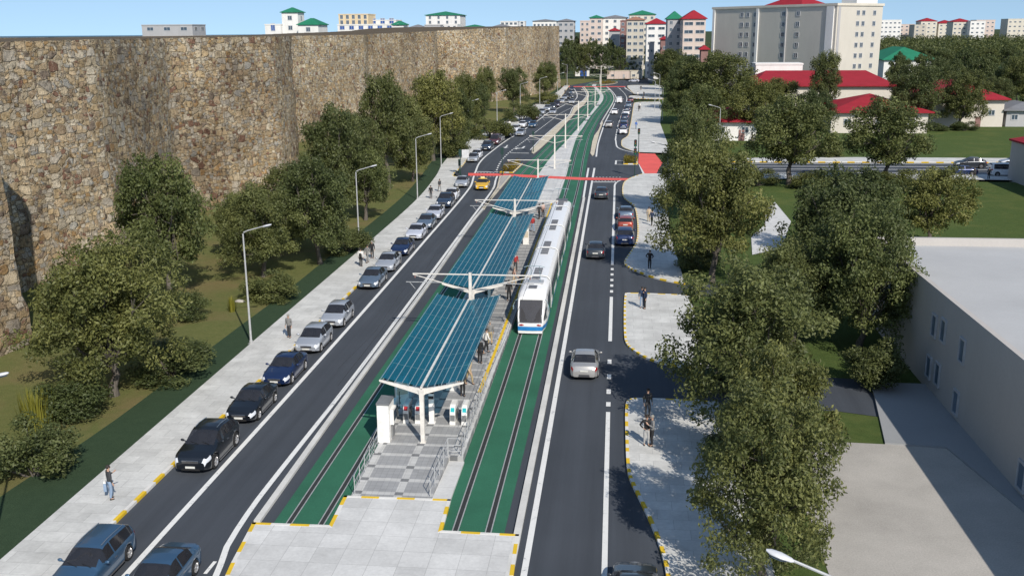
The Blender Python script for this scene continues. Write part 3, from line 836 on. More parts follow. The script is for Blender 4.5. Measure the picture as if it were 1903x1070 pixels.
def make_tree(seed, boughs, per_bough, per, size, mat, rx=0.33, z0=0.30, z1=0.86, trunk_h=0.22, tr=0.026):
    r = random.Random(seed)
    cl, tips = crown_clumps(r, boughs, per_bough, rx, z0, z1)
    root = bpy.data.objects.new('tree', None); COL.objects.link(root)
    m = MB()
    bend = [(0, 0, -0.02)] + [(r.uniform(-.014, .014)*k, r.uniform(-.014, .014)*k, trunk_h*k/3) for k in (1, 2, 3)]
    m.tube(bend, [tr*1.5, tr*1.05, tr*0.9, tr*0.85], 8)
    top = Vector(bend[-1])
    for c in tips:
        st = top - Vector((0, 0, 0.015)) if c.z > trunk_h else top - Vector((0, 0, .05))
        mid = st.lerp(c, 0.5) + Vector((r.uniform(-.04, .04), r.uniform(-.04, .04), r.uniform(0.0, 0.05)))
        m.tube([st, st.lerp(mid, 0.5) + Vector((0, 0, .01)), mid, c], [tr*0.55, tr*0.40, tr*0.27, tr*0.12], 5)
        for _ in range(2):
            e = c + rand_dir(r)*.11; m.tube([mid.lerp(c, .6), e], [tr*.16, tr*.05], 4)
    m.build('trunk', M['bark'], root, smooth=60)
    me = leaf_mesh('crown', cl, per, size, mat, r)
    cr = bpy.data.objects.new('crown', me); COL.objects.link(cr); cr.parent = root
    return root
def make_bush(seed, n, per, size, mat):
    r = random.Random(seed)
    cl = []
    for i in range(n):
        a = r.uniform(0, 2*PI); q = r.random()**0.5
        cl.append(((math.cos(a)*q*0.42, math.sin(a)*q*0.42, r.uniform(0.15, 0.80)*(1.1 - 0.55*q)), r.uniform(0.12, 0.20), r.uniform(0.2, 0.75)))
    root = bpy.data.objects.new('bush', None); COL.objects.link(root)
    m = MB()
    for k in range(7):
        c = Vector(cl[k][0]); m.tube([(c.x*.1, c.y*.1, -0.02), (c.x*.5, c.y*.5, c.z*.6), c], [.016, .011, .004], 5)
    m.build('stem', M['bark'], root, smooth=60)
    cr = bpy.data.objects.new('foliage', leaf_mesh('foliage', cl, per, size, mat, r)); COL.objects.link(cr); cr.parent = root
    return root
PROTO = {
 'A': lambda: make_tree(11, 19, 17, 470, 0.0122, M['leaf'], 0.36, 0.26, 0.86, 0.20),
 'B': lambda: make_tree(23, 18, 17, 470, 0.0122, M['leaf'], 0.35, 0.28, 0.86, 0.22),
 'C': lambda: make_tree(37, 15, 15, 380, 0.0145, M['leaf'], 0.34, 0.30, 0.85, 0.24),
 'D': lambda: make_tree(41, 16, 15, 380, 0.0145, M['leaf_dark'], 0.35, 0.24, 0.86, 0.18),
 'E': lambda: make_tree(53, 13, 15, 360, 0.0155, M['leaf_dark'], 0.32, 0.32, 0.86, 0.26),
 'F': lambda: make_tree(67, 12, 11, 170, 0.026, M['leaf_far'], 0.35, 0.22, 0.86, 0.16),
 'H': lambda: make_tree(71, 11, 11, 170, 0.026, M['leaf_far'], 0.35, 0.26, 0.86, 0.18),
 'b': lambda: make_bush(83, 40, 210, 0.022, M['leaf_dark']),
 'c': lambda: make_bush(97, 36, 210, 0.024, M['leaf']),
}
MADE = {}
GRP_T = dict(l='trees on the lawn below the stone wall', r='trees along the right pavement', f='trees of the far wood')
def plant(kind, loc, w, h, label, cat='tree', group=None, rz=None, d=None):
    """w, h in metres; prototypes are one unit high and one unit wide"""
    rz = rnd.uniform(0, 2*PI) if rz is None else rz
    if kind not in MADE:
        o = PROTO[kind](); MADE[kind] = o
    else:
        o = dup(MADE[kind])
    o.location = loc; o.rotation_euler = (0, 0, rz); o.scale = (w, d or w, h)
    return tag(o, label, cat, group)
def plant_px(kind, bx, by, x0, x1, top, label, cat='tree', group=None, rz=None):
    x, y = G(bx, by)
    xc = (AT(x0, y) + AT(x1, y))/2
    w = (AT(x1, y) - AT(x0, y))*1.02
    h = HT(bx, top, y)*1.0
    return plant(kind, (x*0.5 + xc*0.5, y, 0), w, h, label, cat, group, rz)
LT = [
 ('A', 172, 735, 66, 352, 436, 'wide olive green tree with low spreading boughs, nearest tree on the left lawn'),
 ('C', 292, 556, 218, 412, 272, 'tall round olive tree against the bastion, behind the nearest left tree'),
 ('B', 480, 515, 404, 565, 335, 'spreading olive tree on the lawn behind the second street lamp from the front'),
 ('D', 588, 492, 515, 672, 285, 'dense dark tree on the lawn left of the third street lamp'),
 ('D', 612, 415, 556, 695, 188, 'tallest dense tree at the corner of the round bastion'),
 ('C', 445, 478, 392, 505, 352, 'small olive tree on the lawn left of the spreading tree by the second lamp'),
 ('D', 545, 462, 478, 606, 300, 'bushy dark tree between the spreading tree and the third street lamp'),
 ('D', 660, 372, 598, 722, 208, 'dark tree filling the gap left of the fourth street lamp'),
 ('C', 757, 312, 705, 806, 170, 'mid green tree behind the fourth street lamp on the lawn'),
 ('D', 885, 240, 858, 914, 150, 'dark tree between two slim trees before the bare wall patch'),
 ('C', 678, 410, 618, 735, 265, 'mid green tree beside the third street lamp on the left verge'),
 ('E', 722, 352, 664, 778, 128, 'tall narrow dark tree before the dark recess of the stone wall'),
 ('D', 765, 338, 722, 815, 215, 'bushy dark tree at the lawn edge by the fourth street lamp'),
 ('C', 806, 300, 742, 868, 122, 'broad tree with the highest crown in the middle of the left row'),
 ('D', 850, 285, 806, 888, 160, 'dark tree between the fifth and sixth street lamps on the left'),
 ('E', 866, 255, 838, 903, 132, 'slim tree with its trunk before a bare patch of wall'),
 ('C', 903, 216, 876, 924, 118, 'small round tree close in front of the pale far stone wall'),
 ('E', 955, 210, 922, 986, 122, 'thin tree on the lawn before the far bastion'),
 ('C', 1014, 187, 988, 1041, 110, 'lone round tree at the far end of the stone wall'),
]
for k, *a, lab in LT: plant_px(k, *a, lab, 'tree', GRP_T['l'])
LBs = [
 ('b', 335, 592, 283, 374, 520, 'low dark bush at the foot of the second left tree'),
 ('c', 497, 558, 444, 550, 492, 'round low bush on the left lawn just behind the first full street lamp'),
 ('b', 36, 885, -60, 98, 738, 'large dark shrub at the left edge of the photo'),
 ('b', 110, 770, 40, 200, 660, 'spreading undergrowth bush below the nearest left tree'),
 ('b', 300, 700, 215, 385, 610, 'dark bush to the right of the nearest left trunk'),
 ('b', 912, 258, 868, 952, 206, 'dome shaped bush on the left verge between far lamps'),
 ('b', 968, 226, 938, 1002, 176, 'dark bush below the far bastion of the stone wall'),
 ('c', 1018, 194, 996, 1042, 164, 'light bush at the foot of the lone far tree'),
 ('b', 842, 292, 806, 882, 238, 'bush beside the verge under the broad tree of the left row'),
 ('b', 640, 470, 600, 690, 405, 'bush at the verge left of the third street lamp'),
]
for k, *a, lab in LBs: plant_px(k, *a, lab, 'bush', 'bushes on the left lawn')
RT = [
 ('A', 1432, 1085, 1282, 1612, 722, 'nearest broad olive green tree at the bottom right, behind the lamp head'),
 ('B', 1400, 800, 1218, 1566, 470, 'large leafy tree in the middle of the right row beside the side road'),
 ('C', 1455, 930, 1330, 1580, 625, 'olive tree filling the right row between the nearest tree and the side road tree'),
 ('B', 1480, 640, 1380, 1590, 440, 'tree in the middle of the right grove behind the side road tree'),
 ('D', 1585, 480, 1490, 1690, 300, 'dark tree of the right grove beside the lawn of the cross street'),
 ('A', 1610, 655, 1490, 1730, 372, 'olive tree standing before the corner of the flat roofed building'),
 ('D', 1550, 560, 1440, 1668, 322, 'tree in the thick of the right grove before the footpath'),
 ('C', 1735, 462, 1646, 1818, 300, 'tree with a crown overhanging the far parapet of the flat roofed building'),
 ('B', 1326, 525, 1218, 1440, 250, 'tall tree beside the two people in dark blue on the right pavement'),
 ('C', 1466, 344, 1376, 1562, 168, 'tree with a clear bare trunk beside the cross street'),
 ('A', 1290, 405, 1220, 1356, 200, 'tree hiding the right end of the red crossing'),
 ('D', 1318, 232, 1236, 1402, 92, 'wide tree below the big apartment block at its left end'),
 ('C', 1395, 262, 1345, 1450, 135, 'tree between the small red roofed house and the apartment block'),
 ('D', 1512, 262, 1468, 1562, 165, 'dark tree left of the cream house with the red roof'),
 ('E', 1523, 232, 1492, 1563, 90, 'slim tree rising above the long red roof'),
 ('C', 1642, 345, 1562, 1742, 172, 'large tree in front of the cream house with the red roof'),
 ('D', 1690, 245, 1634, 1748, 115, 'tree right of the cream house, before the far red roof'),
 ('E', 1592, 170, 1576, 1622, 120, 'little tree in front of the lit end of the apartment block'),
 ('D', 1250, 182, 1206, 1300, 88, 'tree at the far end of the right pavement below the green roofed flats'),
 ('D', 1262, 232, 1226, 1306, 128, 'dark tree beside the tall street lamp on the far right pavement'),
 ('C', 1305, 262, 1254, 1352, 150, 'tree left of the small white house with the red roof'),
 ('D', 1285, 205, 1240, 1335, 100, 'dark tree under the rounded bay flats'),
 ('E', 1236, 168, 1212, 1262, 98, 'narrow tree at the far driveway on the right'),
 ('C', 1440, 225, 1396, 1490, 140, 'tree before the left part of the long red roof'),
 ('E', 1190, 128, 1176, 1208, 80, 'single tree beyond the pink site cabins'),
 ('D', 1780, 240, 1728, 1835, 128, 'dark blurred tree before the right hand red roofed house'),
 ('D', 1835, 225, 1795, 1880, 140, 'dark tree in front of the grey house at the right'),
 ('E', 1880, 205, 1845, 1925, 100, 'dark tree at the right edge behind the grey house'),
 ('D', 1740, 205, 1700, 1790, 105, 'tree just right of the green roof'),
]
for k, *a, lab in RT: plant_px(k, *a, lab, 'tree', GRP_T['r'])
RB = [
 ('b', 1650, 715, 1566, 1708, 600, 'dark bush in the shade of the flat roofed building'),
 ('c', 1505, 350, 1468, 1550, 308, 'bush right of the bare trunk beside the cross street'),
 ('b', 1582, 344, 1562, 1606, 318, 'small dark bush beside the cross street pavement'),
 ('c', 1535, 290, 1496, 1570, 258, 'bush before the wall of the cream house'),
 ('b', 1660, 352, 1600, 1720, 300, 'wide bush below the large tree on the cross street'),
 ('b', 1410, 345, 1370, 1450, 300, 'bush left of the bare trunk on the cross street'),
 ('b', 1790, 243, 1765, 1815, 218, 'low bush along the lawn before the right hand house'),
 ('b', 1730, 243, 1700, 1758, 222, 'low bush beside the corner of the cream house'),
 ('c', 1300, 500, 1250, 1345, 440, 'shrub at the pavement edge behind the person with the umbrella'),
 ('b', 1350, 720, 1290, 1420, 650, 'shrub at the kerb end of the side road under the large tree'),
 ('b', 1380, 860, 1310, 1450, 790, 'shrub in the right row between two large trees'),
]
for k, *a, lab in RB: plant_px(k, *a, lab, 'bush', 'bushes on the right side')
# far wood behind the roundabout and at the right horizon
r2 = random.Random(5)
FAR = [(1052,148,80),(1068,140,70),(1085,146,76),(1100,136,68),(1116,147,78),(1133,138,70),(1148,146,84),(1158,134,72),(1110,122,66),(1075,122,64),(1140,122,66),(1056,124,66),
       (1172,140,98),(1222,150,92),(1262,170,98),(1236,132,84),(1280,150,92)]
for i, (x, b, tp) in enumerate(FAR):
    plant_px('FH'[i % 2], x, b, x - 17, x + 17, tp, 'dark green tree of the far wood behind the site cabins' if x < 1165 else 'distant tree below the green and red roofed flats', 'tree', GRP_T['f'])
for row, (b, tp, st) in enumerate(((200, 108, 46), (160, 95, 40), (128, 88, 34), (108, 82, 30))):
    x = 1655 + 9*row
    while x < 1930:
        q = r2.uniform(-8, 8)
        plant_px('FH'[(x + row) % 2], x, b + q*0.4, x - st*0.62, x + st*0.62, tp + q, 'dark blurred tree of the far right wood', 'tree', 'trees of the right hand wood')
        x += st + int(r2.uniform(-5, 8))
# the continuous wood towards the right horizon
def wood():
    r = random.Random(9); cl = []
    for i in range(520):
        px = r.uniform(1640, 2010); Y = r.uniform(620, 1500)
        x = AT(px, Y, 90)
        h = r.uniform(9, 15)
        cl.append(((x, Y, h*0.55), r.uniform(7, 11), r.uniform(0.2, 0.7)))
    for i in range(60):
        px = r.uniform(1000, 1330); Y = r.uniform(700, 900)
        cl.append(((AT(px, Y, 90), Y, 5), r.uniform(6, 9), r.uniform(0.2, 0.7)))
    vs = leaf_mesh('woodland', [(c, q, t) for c, q, t in cl], 0.045, 0.9, M['leaf_far'], r, 0.8)
    o = bpy.data.objects.new('woodland', vs); COL.objects.link(o)
    tag(o, 'far wood running to the right horizon', 'wood', kind='stuff')
wood()
# reeds and shrubs of the beds
def reeds(name, px, py, n, h, sp, label, mat):
    r = random.Random(px); m = MB(); tone = []
    for i in range(n):
        a = r.uniform(0, 2*PI); q = r.random()*sp; l = h*r.uniform(.6, 1.05); le = r.uniform(.05, .35)
        b = Vector((math.cos(a)*q, math.sin(a)*q, 0)); t = b + Vector((math.cos(a)*le*h*.6, math.sin(a)*le*h*.6, l))
        s = Vector((-math.sin(a), math.cos(a), 0))*0.035
        mid = b.lerp(t, .55) + Vector((0, 0, .08*h))
        m.add([b - s, b + s, mid + s*.8, mid - s*.8, t], [(0, 1, 2, 3), (3, 2, 4)])
        v = r.random(); tone += [v, v]
    x, y = G(px, py)
    o = m.build(name, mat, None, None, (x, y, 0.05))
    at = o.data.attributes.new('tone', 'FLOAT', 'FACE'); at.data.foreach_set('value', tone)
    return tag(o, label, 'plant', 'yellow green reeds on the left lawn')
reeds('reed_clump', 432, 580, 60, 1.35, .28, 'yellow green reed clump on the lawn left of the first full street lamp', M['leaf_reed'])
reeds('reed_clump', 72, 800, 160, 2.4, .9, 'big yellow green reed clump by the shrub at the left edge', M['leaf_reed'])
def stone(px, py, s, label):
    r = random.Random(px); x, y = G(px, py); m = MB(); m.ball((0, 0, 0), (s, s*.6, s*.38), 9, 5)
    m.v = [tuple(c*(1 + r.uniform(-.14, .14)) for c in v) for v in m.v]
    o = m.build('boulder', M['concrete_pale'], None, 50, (x, y, 0.1)); tag(o, label, 'boulder', 'pale boulders on the left lawn')
stone(446, 562, .42, 'pale flat boulder on the lawn beside the reed clump')
stone(344, 590, .45, 'pale boulder below the dark bush on the left lawn')
stone(842, 270, .8, 'pale boulder on the lawn between far street lamps')
def bedplants(poly, n, h, label, cat='shrub'):
    r = random.Random(n); cl = []
    xs = [p[0] for p in poly]; ys = [p[1] for p in poly]
    cx = sum(xs)/len(xs); cy = sum(ys)/len(ys)
    for i in range(n):
        w = [r.random() for _ in poly]; t = sum(w)
        x = sum(a*b for a, b in zip(w, xs))/t; y = sum(a*b for a, b in zip(w, ys))/t
        x = cx + (x-cx)*2.0; y = cy + (y-cy)*2.0
        x = min(max(x, min(xs)+.3), max(xs)-.3); y = min(max(y, min(ys)+.3), max(ys)-.3)
        cl.append(((x, y, h*r.uniform(.4, .8)), r.uniform(.35, .6), r.uniform(.1, .9)))
    o = bpy.data.objects.new('shrub_bed', leaf_mesh('shrub_bed', cl, 9, 0.075, M['leaf_bed'], r)); COL.objects.link(o)
    tag(o, label, cat)
bedplants([(-18.1, 155.4), (-16.5, 155.2), (-16.2, 164), (-17.4, 160.3)], 70, 1.0, 'yellow and green shrubs in the triangular bed beside the red crossing')
bedplants([(1.1, 166.3), (3.1, 166.1), (3.2, 171.8), (1.1, 170.2)], 60, 0.9, 'low yellow green shrubs on the little island by the right crossing')
bedplants(isl, 70, 0.9, 'yellow flowering shrubs on the far roundabout island')
bedplants([G(*q) for q in [(1150, 147.2), (1212, 147.6), (1212, 145.5), (1150, 144)]], 60, 0.7, 'strip of reddish shrubs before the site cabins')
# ================================================================ buildings
def hip(m, x0, x1, y0, y1, z, h, over=0.6, mi=0, k=1.0):
    x0 -= over; x1 += over; y0 -= over; y1 += over
    lx, ly = x1-x0, y1-y0
    if lx >= ly: a, b = (x0 + k*ly/2, (y0+y1)/2), (x1 - k*ly/2, (y0+y1)/2)
    else: a, b = ((x0+x1)/2, y0 + lx/2), ((x0+x1)/2, y1 - lx/2)
    vs = [(x0, y0, z), (x1, y0, z), (x1, y1, z), (x0, y1, z), (*a, z+h), (*b, z+h)]
    if lx >= ly: fs = [(0, 1, 5, 4), (1, 2, 5), (2, 3, 4, 5), (3, 0, 4)]
    else: fs = [(0, 1, 4), (1, 2, 5, 4), (2, 3, 5), (3, 0, 4, 5)]
    m.add(vs, fs + [(3, 2, 1, 0)], mi)
    m.span(x0, x1, y0, y1, z - 0.25, z - 0.003, mi)
def win_mesh(w, h, pane=None):
    """a framed window facing -y, its back on the wall at y = 0"""
    m = MB(); f = 0.09*min(w, h) + 0.03
    for a, b, c, d in ((-w/2, w/2, 0, f), (-w/2, w/2, h-f, h), (-w/2, -w/2+f, f, h-f), (w/2-f, w/2, f, h-f), (-f/3, f/3, f, h-f))[:4 if w < 1 else 5]:
        m.span(a, b, -0.10, 0.02, c, d, 0)
    m.span(-w/2+f/2, w/2-f/2, -0.05, 0.0, f/2, h-f/2, 1)
    me_o = m.build('window', [M['window_frame'], pane or M['window_pane']])
    return me_o
def place_windows(root, wins):
    """wins: list of (x, y, z, rotation, w, h, pane); one mesh per size, copied"""
    made = {}
    for x, y, z, rz, w, h, pane in wins:
        k = (round(w, 2), round(h, 2), pane.name if pane else '')
        if k not in made: made[k] = o = win_mesh(w, h, pane)
        else: o = made[k].copy(); COL.objects.link(o)
        o.parent = root; o.location = (x, y, z); o.rotation_euler = (0, 0, rz)
def house(px0, px1, top, Y, depth, label, wall, roof=None, rmat=None, roof_px=None, storeys=5, cols=4, sides='f', cat='building', name='apartment_building',
          rot=0.0, group=None, wsize=(1.4, 1.5), basez=0.0, wtop=None, pane=None, first=1.2):
    """a block whose front face at distance Y spans columns px0..px1; top = eave row, roof_px = ridge row"""
    pm = (px0+px1)/2
    x0, x1 = AT(px0, Y, top), AT(px1, Y, top)
    H = HT(pm, top, Y)
    w = x1-x0
    root = thing(name, label, cat, ((x0+x1)/2, Y + depth/2, basez), rot, group)
    m = MB(); m.span(-w/2, w/2, -depth/2, depth/2, -0.3, H)
    if rmat is None: m.span(-w/2-.15, w/2+.15, -depth/2-.15, depth/2+.15, H, H+0.45)
    m.build('wall', M[wall], root)
    if rmat is not None:
        rh = HT(pm, roof_px, Y) - H
        q = MB(); hip(q, -w/2, w/2, -depth/2, depth/2, H + 0.26, max(rh, 1.2)); q.build('roof', M[rmat], root)
    wins = []
    fh = (H - first)/storeys
    for s in range(storeys):
        z = first + s*fh + fh*0.22
        if 'f' in sides:
            for c in range(cols): wins.append((-w/2 + w*(c+.5)/cols, -depth/2, z, 0, *wsize, pane))
        nc = max(1, int(depth/6))
        if 'r' in sides:
            for c in range(nc): wins.append((w/2, -depth/2 + depth*(c+.5)/nc, z, PI/2, *wsize, pane))
        if 'l' in sides:
            for c in range(nc): wins.append((-w/2, -depth/2 + depth*(c+.5)/nc, z, -PI/2, *wsize, pane))
    place_windows(root, wins)
    return root, w, H
# city behind the wall, left of the road
house(263, 357, 48, 420, 14, 'long low grey building at the left, alone before the sea', 'wall_grey', storeys=1, cols=3, sides='fr', wsize=(3, 1.6), first=22)
house(492, 522, 47, 430, 12, 'small white flat roofed annex left of the green roofed tower', 'wall_white', storeys=1, cols=1, wsize=(2, 3.2), pane=M['blue_pane'], first=21.5)
house(523, 553, 24, 432, 9, 'white square tower with a green pyramid roof above the stone wall', 'wall_white', rmat='roof_green', roof_px=15, storeys=3, cols=1, sides='fr', first=17.5, wsize=(2, 2))
house(553.5, 591, 47, 426, 14, 'white house with a green hipped roof beside the square tower', 'wall_white', rmat='roof_green', roof_px=35, storeys=1, cols=1, sides='f', first=21, wsize=(2, 2))
house(627, 750, 47, 470, 12, 'long white two storey building with blue window frames above the wall', 'wall_white', storeys=1, cols=7, pane=M['blue_pane'], first=22, wsize=(2.4, 1.9))
house(629, 684, 28, 520, 16, 'cream and yellow apartment block above the long white building', 'wall_yellow', storeys=3, cols=5, first=22, wsize=(1.6, 2.2))
house(686, 736, 39, 530, 14, 'white block with blue windows right of the yellow block', 'wall_white', storeys=1, cols=3, pane=M['blue_pane'], first=25, wsize=(2.6, 3))
house(729, 750, 47, 462, 9, 'small white house with a green pointed roof above the wall', 'wall_white', rmat='roof_green', roof_px=40, storeys=1, cols=1, first=24, wsize=(1, 1))
house(752, 792, 55, 480, 14, 'grey low building with a grey roof above the wall', 'wall_beige', rmat='roof_grey', roof_px=47, storeys=1, cols=2, first=21, wsize=(2, 1.4))
house(789, 818, 48, 476, 8, 'grey flat roofed shed between the grey roof and the green roofed block', 'wall_grey', storeys=1, cols=1, first=20, wsize=(3.6, 2.4))
house(791, 855, 29, 560, 20, 'white apartment block with a green hipped roof above the wall', 'wall_white', rmat='roof_green', roof_px=22, storeys=4, cols=4, sides='fr', first=20, wsize=(1.3, 1.7))
house(818, 850, 47, 490, 10, 'low white building in front of the green roofed block', 'wall_white', storeys=1, cols=3, first=22, wsize=(1.2, 1.6))
house(853, 903, 53, 500, 18, 'low building with a wide green roof above the wall', 'wall_white', rmat='roof_green', roof_px=47, storeys=1, cols=3, first=20, wsize=(1.2, 1.2))
house(908, 950, 53, 520, 18, 'low building with a wide grey roof above the wall', 'wall_beige', rmat='roof_grey', roof_px=46, storeys=1, cols=3, first=20, wsize=(1.2, 1.2))
house(930, 962, 41, 640, 12, 'distant dark and white flats right of the wide grey roof', 'wall_white', storeys=3, cols=4, first=20, wsize=(1.8, 1.5))
house(945, 975, 41, 720, 12, 'distant white block partly hidden behind other flats', 'wall_white', storeys=3, cols=3, first=22, wsize=(2, 1.6))
# flats beyond the end of the wall
house(990, 1034, 40, 720, 20, 'white flats with a grey roof over the far end of the wall', 'wall_white', rmat='roof_grey', roof_px=37, storeys=6, cols=6, sides='fr', wsize=(1.6, 1.8))
house(1037, 1067, 40, 640, 18, 'grey flats with a grey pyramid roof right of the wall end', 'wall_grey', rmat='roof_grey', roof_px=36, storeys=7, cols=3, sides='fr', wsize=(2, 1.7))
house(1078, 1096, 40, 640, 14, 'pink grey narrow block left of the big white flats', 'wall_pink', storeys=8, cols=2, wsize=(1.4, 1.6))
house(1096, 1120, 34, 600, 9, 'pink end bay of the big white flats', 'wall_pink', rmat='roof_green', roof_px=29, storeys=8, cols=2, sides='f', wsize=(2, 1.6))
house(1120.5, 1166, 34, 610, 16, 'big bright white flats with a long grey roof', 'wall_white', rmat='roof_grey', roof_px=29, storeys=8, cols=3, sides='fl', wsize=(1.8, 1.7))
house(1132, 1152, 58, 560, 14, 'low grey house with a red roof before the white flats', 'wall_grey', rmat='roof_red', roof_px=53, storeys=3, cols=1, sides='f')
house(1153, 1172, 40, 530, 22, 'dark red brick side block left of the brown roofed flats', 'wall_brick', storeys=9, cols=2, sides='f', wsize=(1.4, 1.5))
house(1170, 1218, 28, 590, 20, 'tall cream flats with a green pyramid roof', 'wall_cream', rmat='roof_green', roof_px=20, storeys=9, cols=4, sides='fl', wsize=(1.6, 1.6))
house(1165, 1198, 38, 505, 16, 'beige flats with a brown hipped roof and rows of twin windows', 'wall_beige', rmat='roof_brown', roof_px=32, storeys=8, cols=3, sides='fl', wsize=(2, 1.5))
house(1202, 1239, 45, 470, 16, 'white flats with a bright red hipped roof', 'wall_white', rmat='roof_red', roof_px=35, storeys=7, cols=2, sides='fl', wsize=(3, 1.3))
house(1207, 1216, 80, 440, 6, 'small grey tower before the white flats with the red roof', 'wall_grey', storeys=3, cols=1, sides='f', wsize=(0.9, 1.2))
house(1228, 1243, 74, 450, 8, 'low brick house with a red roof among the far trees', 'wall_brick', rmat='roof_red', roof_px=69, storeys=3, cols=1)
house(1241, 1268, 36, 420, 16, 'grey green roofed flats left of the rounded bay block', 'wall_grey', rmat='roof_green', roof_px=22, storeys=9, cols=2, sides='fl', wsize=(1.3, 1.5))
house(1270, 1312, 36, 400, 22, 'white flats with rounded bays and a red and green roof beside the big block', 'wall_pink', rmat='roof_red', roof_px=20, storeys=8, cols=2, sides='fl', wsize=(3.4, 1.4))
house(1303, 1316, 93, 330, 6, 'small house with a red roof at the foot of the big block', 'wall_brick', rmat='roof_red', roof_px=88, storeys=1, cols=1, wsize=(0.8, 1))
# the big apartment block, turned to the road
def big_block():
    P1 = Vector((AT(1550, 300, 100), 300))
    u = Vector((-0.61, 0.792)); v = Vector((0.792, 0.61))
    def on(px, d):
        r = ray(px, 100); a = Vector((r.x, r.y))
        k = (P1.x*a.y - P1.y*a.x)/(-(d.x*a.y - d.y*a.x)); return k
    la = on(1322, u); lb = on(1634, v)
    Hh = HT(1550, 11, 300)
    root = thing('apartment_building', 'big pale apartment block turned to the road, with many small windows', 'building', (P1.x, P1.y, 0), math.atan2(v.y, v.x))
    m = MB(); m.prism([(0, 0), (lb, 0), (lb, la), (0, la)], -0.3, Hh)
    m.build('wall', M['wall_block'], root)
    p = MB(); p.span(-.3, lb+.3, -.3, .25, Hh+.003, Hh+.7); p.span(-.3, .25, .25, la+.3, Hh+.003, Hh+.7); p.span(lb-.25, lb+.3, .25, la+.3, Hh+.003, Hh+.7); p.build('parapet', M['wall_cream'], root)
    q = MB(); hip(q, lb*.12, lb*.75, la*.30, la*.62, Hh + .3, 3.2); q.build('roof', M['roof_red'], root)
    t = MB(); t.span(lb*.5, lb*.96, 1.5, 7, Hh+.01, Hh + 4.2); t.build('stair_tower', M['wall_white'], root)
    for yy, mat, ww in ((la - .7, 'wall_white', 1.0), (on(1405, u), 'wall_white', 1.0), (on(1458, u), 'wall_grey', .35), (2.2, 'wall_white', 2.6)):
        b = MB(); b.span(-0.35, -0.003, yy - ww/2, yy + ww/2, 0, Hh - .1); b.build('pilaster', M[mat], root)
    b = MB(); b.span(0.6, 1.5, -.12, -0.003, 0, Hh - .2); b.build('recess_shade', M['wall_grey'], root)  # flat grey strip, the shade of a recess put into its colour
    wins = []
    for k in range(9):
        z = HT(1550, 29, 300) - k*3.0
        for px in (1376, 1386.5, 1401, 1452, 1479, 1534, 1541):
            wins.append((0, on(px, u), z, -PI/2, 1.5, 1.45, None))
        for px in (1589, 1599, 1619): wins.append((on(px, v), 0, z, 0, 1.35, 1.45, None))
    place_windows(root, wins)
big_block()
house(1405, 1492, 121, 284, 8, 'white low annex in front of the big apartment block', 'wall_white', storeys=1, cols=4, wsize=(1.2, 1.0), first=7.5)
# red roofed houses on the right
def red_house(px0, px1, base, eave, ridge, depth, label, wall='wall_house', win=2, rmat='roof_red', name='house', over=1.0, k=1.0):
    Y = G((px0+px1)/2, base)[1]
    x0, x1 = AT(px0, Y, base), AT(px1, Y, base)
    H = HT((px0+px1)/2, eave, Y); R = HT((px0+px1)/2, ridge, Y + depth/2)
    root = thing(name, label, 'house', ((x0+x1)/2, Y + depth/2, 0))
    w = x1 - x0
    m = MB(); m.span(-w/2, w/2, -depth/2, depth/2, -.3, H); m.build('wall', M[wall], root)
    q = MB(); hip(q, -w/2, w/2, -depth/2, depth/2, H + .26, max(1.0, R - H), over, 0, k); q.build('roof', M[rmat], root)
    ws = [(-w/2 + w*(c+.5)/win, -depth/2, H*.42, 0, 1.5, 1.3, None) for c in range(win)]
    ws += [(-w/2, -depth/4, H*.42, -PI/2, 1.5, 1.3, None), (-w/2, depth/4, H*.42, -PI/2, 1.5, 1.3, None)]
    place_windows(root, ws)
    d = MB(); d.span(w*.12, w*.12 + 1.2, -depth/2 - .06, -depth/2 - .003, 0, 2.2); d.build('door', M['wall_brick'], root)
red_house(1543, 1722, 248, 210, 176, 20, 'cream house with a broad red hipped roof beside the cross street', win=3, k=.75)
red_house(1400, 1655, 216, 161, 133, 24, 'long low house with a wide red roof below the big apartment block', win=6, k=.4)
red_house(1728, 1862, 236, 186, 150, 26, 'right hand cream house with a red hipped roof among dark trees', win=3)
red_house(1318, 1405, 262, 227, 202, 13, 'small white house with a red roof behind the right tree row', 'wall_white', win=2)
red_house(1868, 1960, 236, 206, 190, 16, 'low grey house with a grey roof at the right edge', 'wall_grey', win=3, rmat='roof_grey')
red_house(1640, 1735, 150, 112, 88, 40, 'big hall with a green roof right of the apartment block', 'wall_white', win=4, rmat='roof_green', name='hall')
def edge_house():
    x, y = G(1872, 333); y -= 60
    root = thing('house', 'tall grey building with a red roof cut by the right edge', 'house', (x, y, 0))
    m = MB(); m.span(0, 18, 0, 60, -.3, 5.6); m.build('wall', M['wall_plaster'], root)
    q = MB(); hip(q, 0, 18, 0, 60, 5.86, 3.0, .3); q.build('roof', M['roof_red'], root)
    place_windows(root, [(0, 6 + 8*i, 2.6, -PI/2, 1.2, 1.4, None) for i in range(7)])
edge_house()
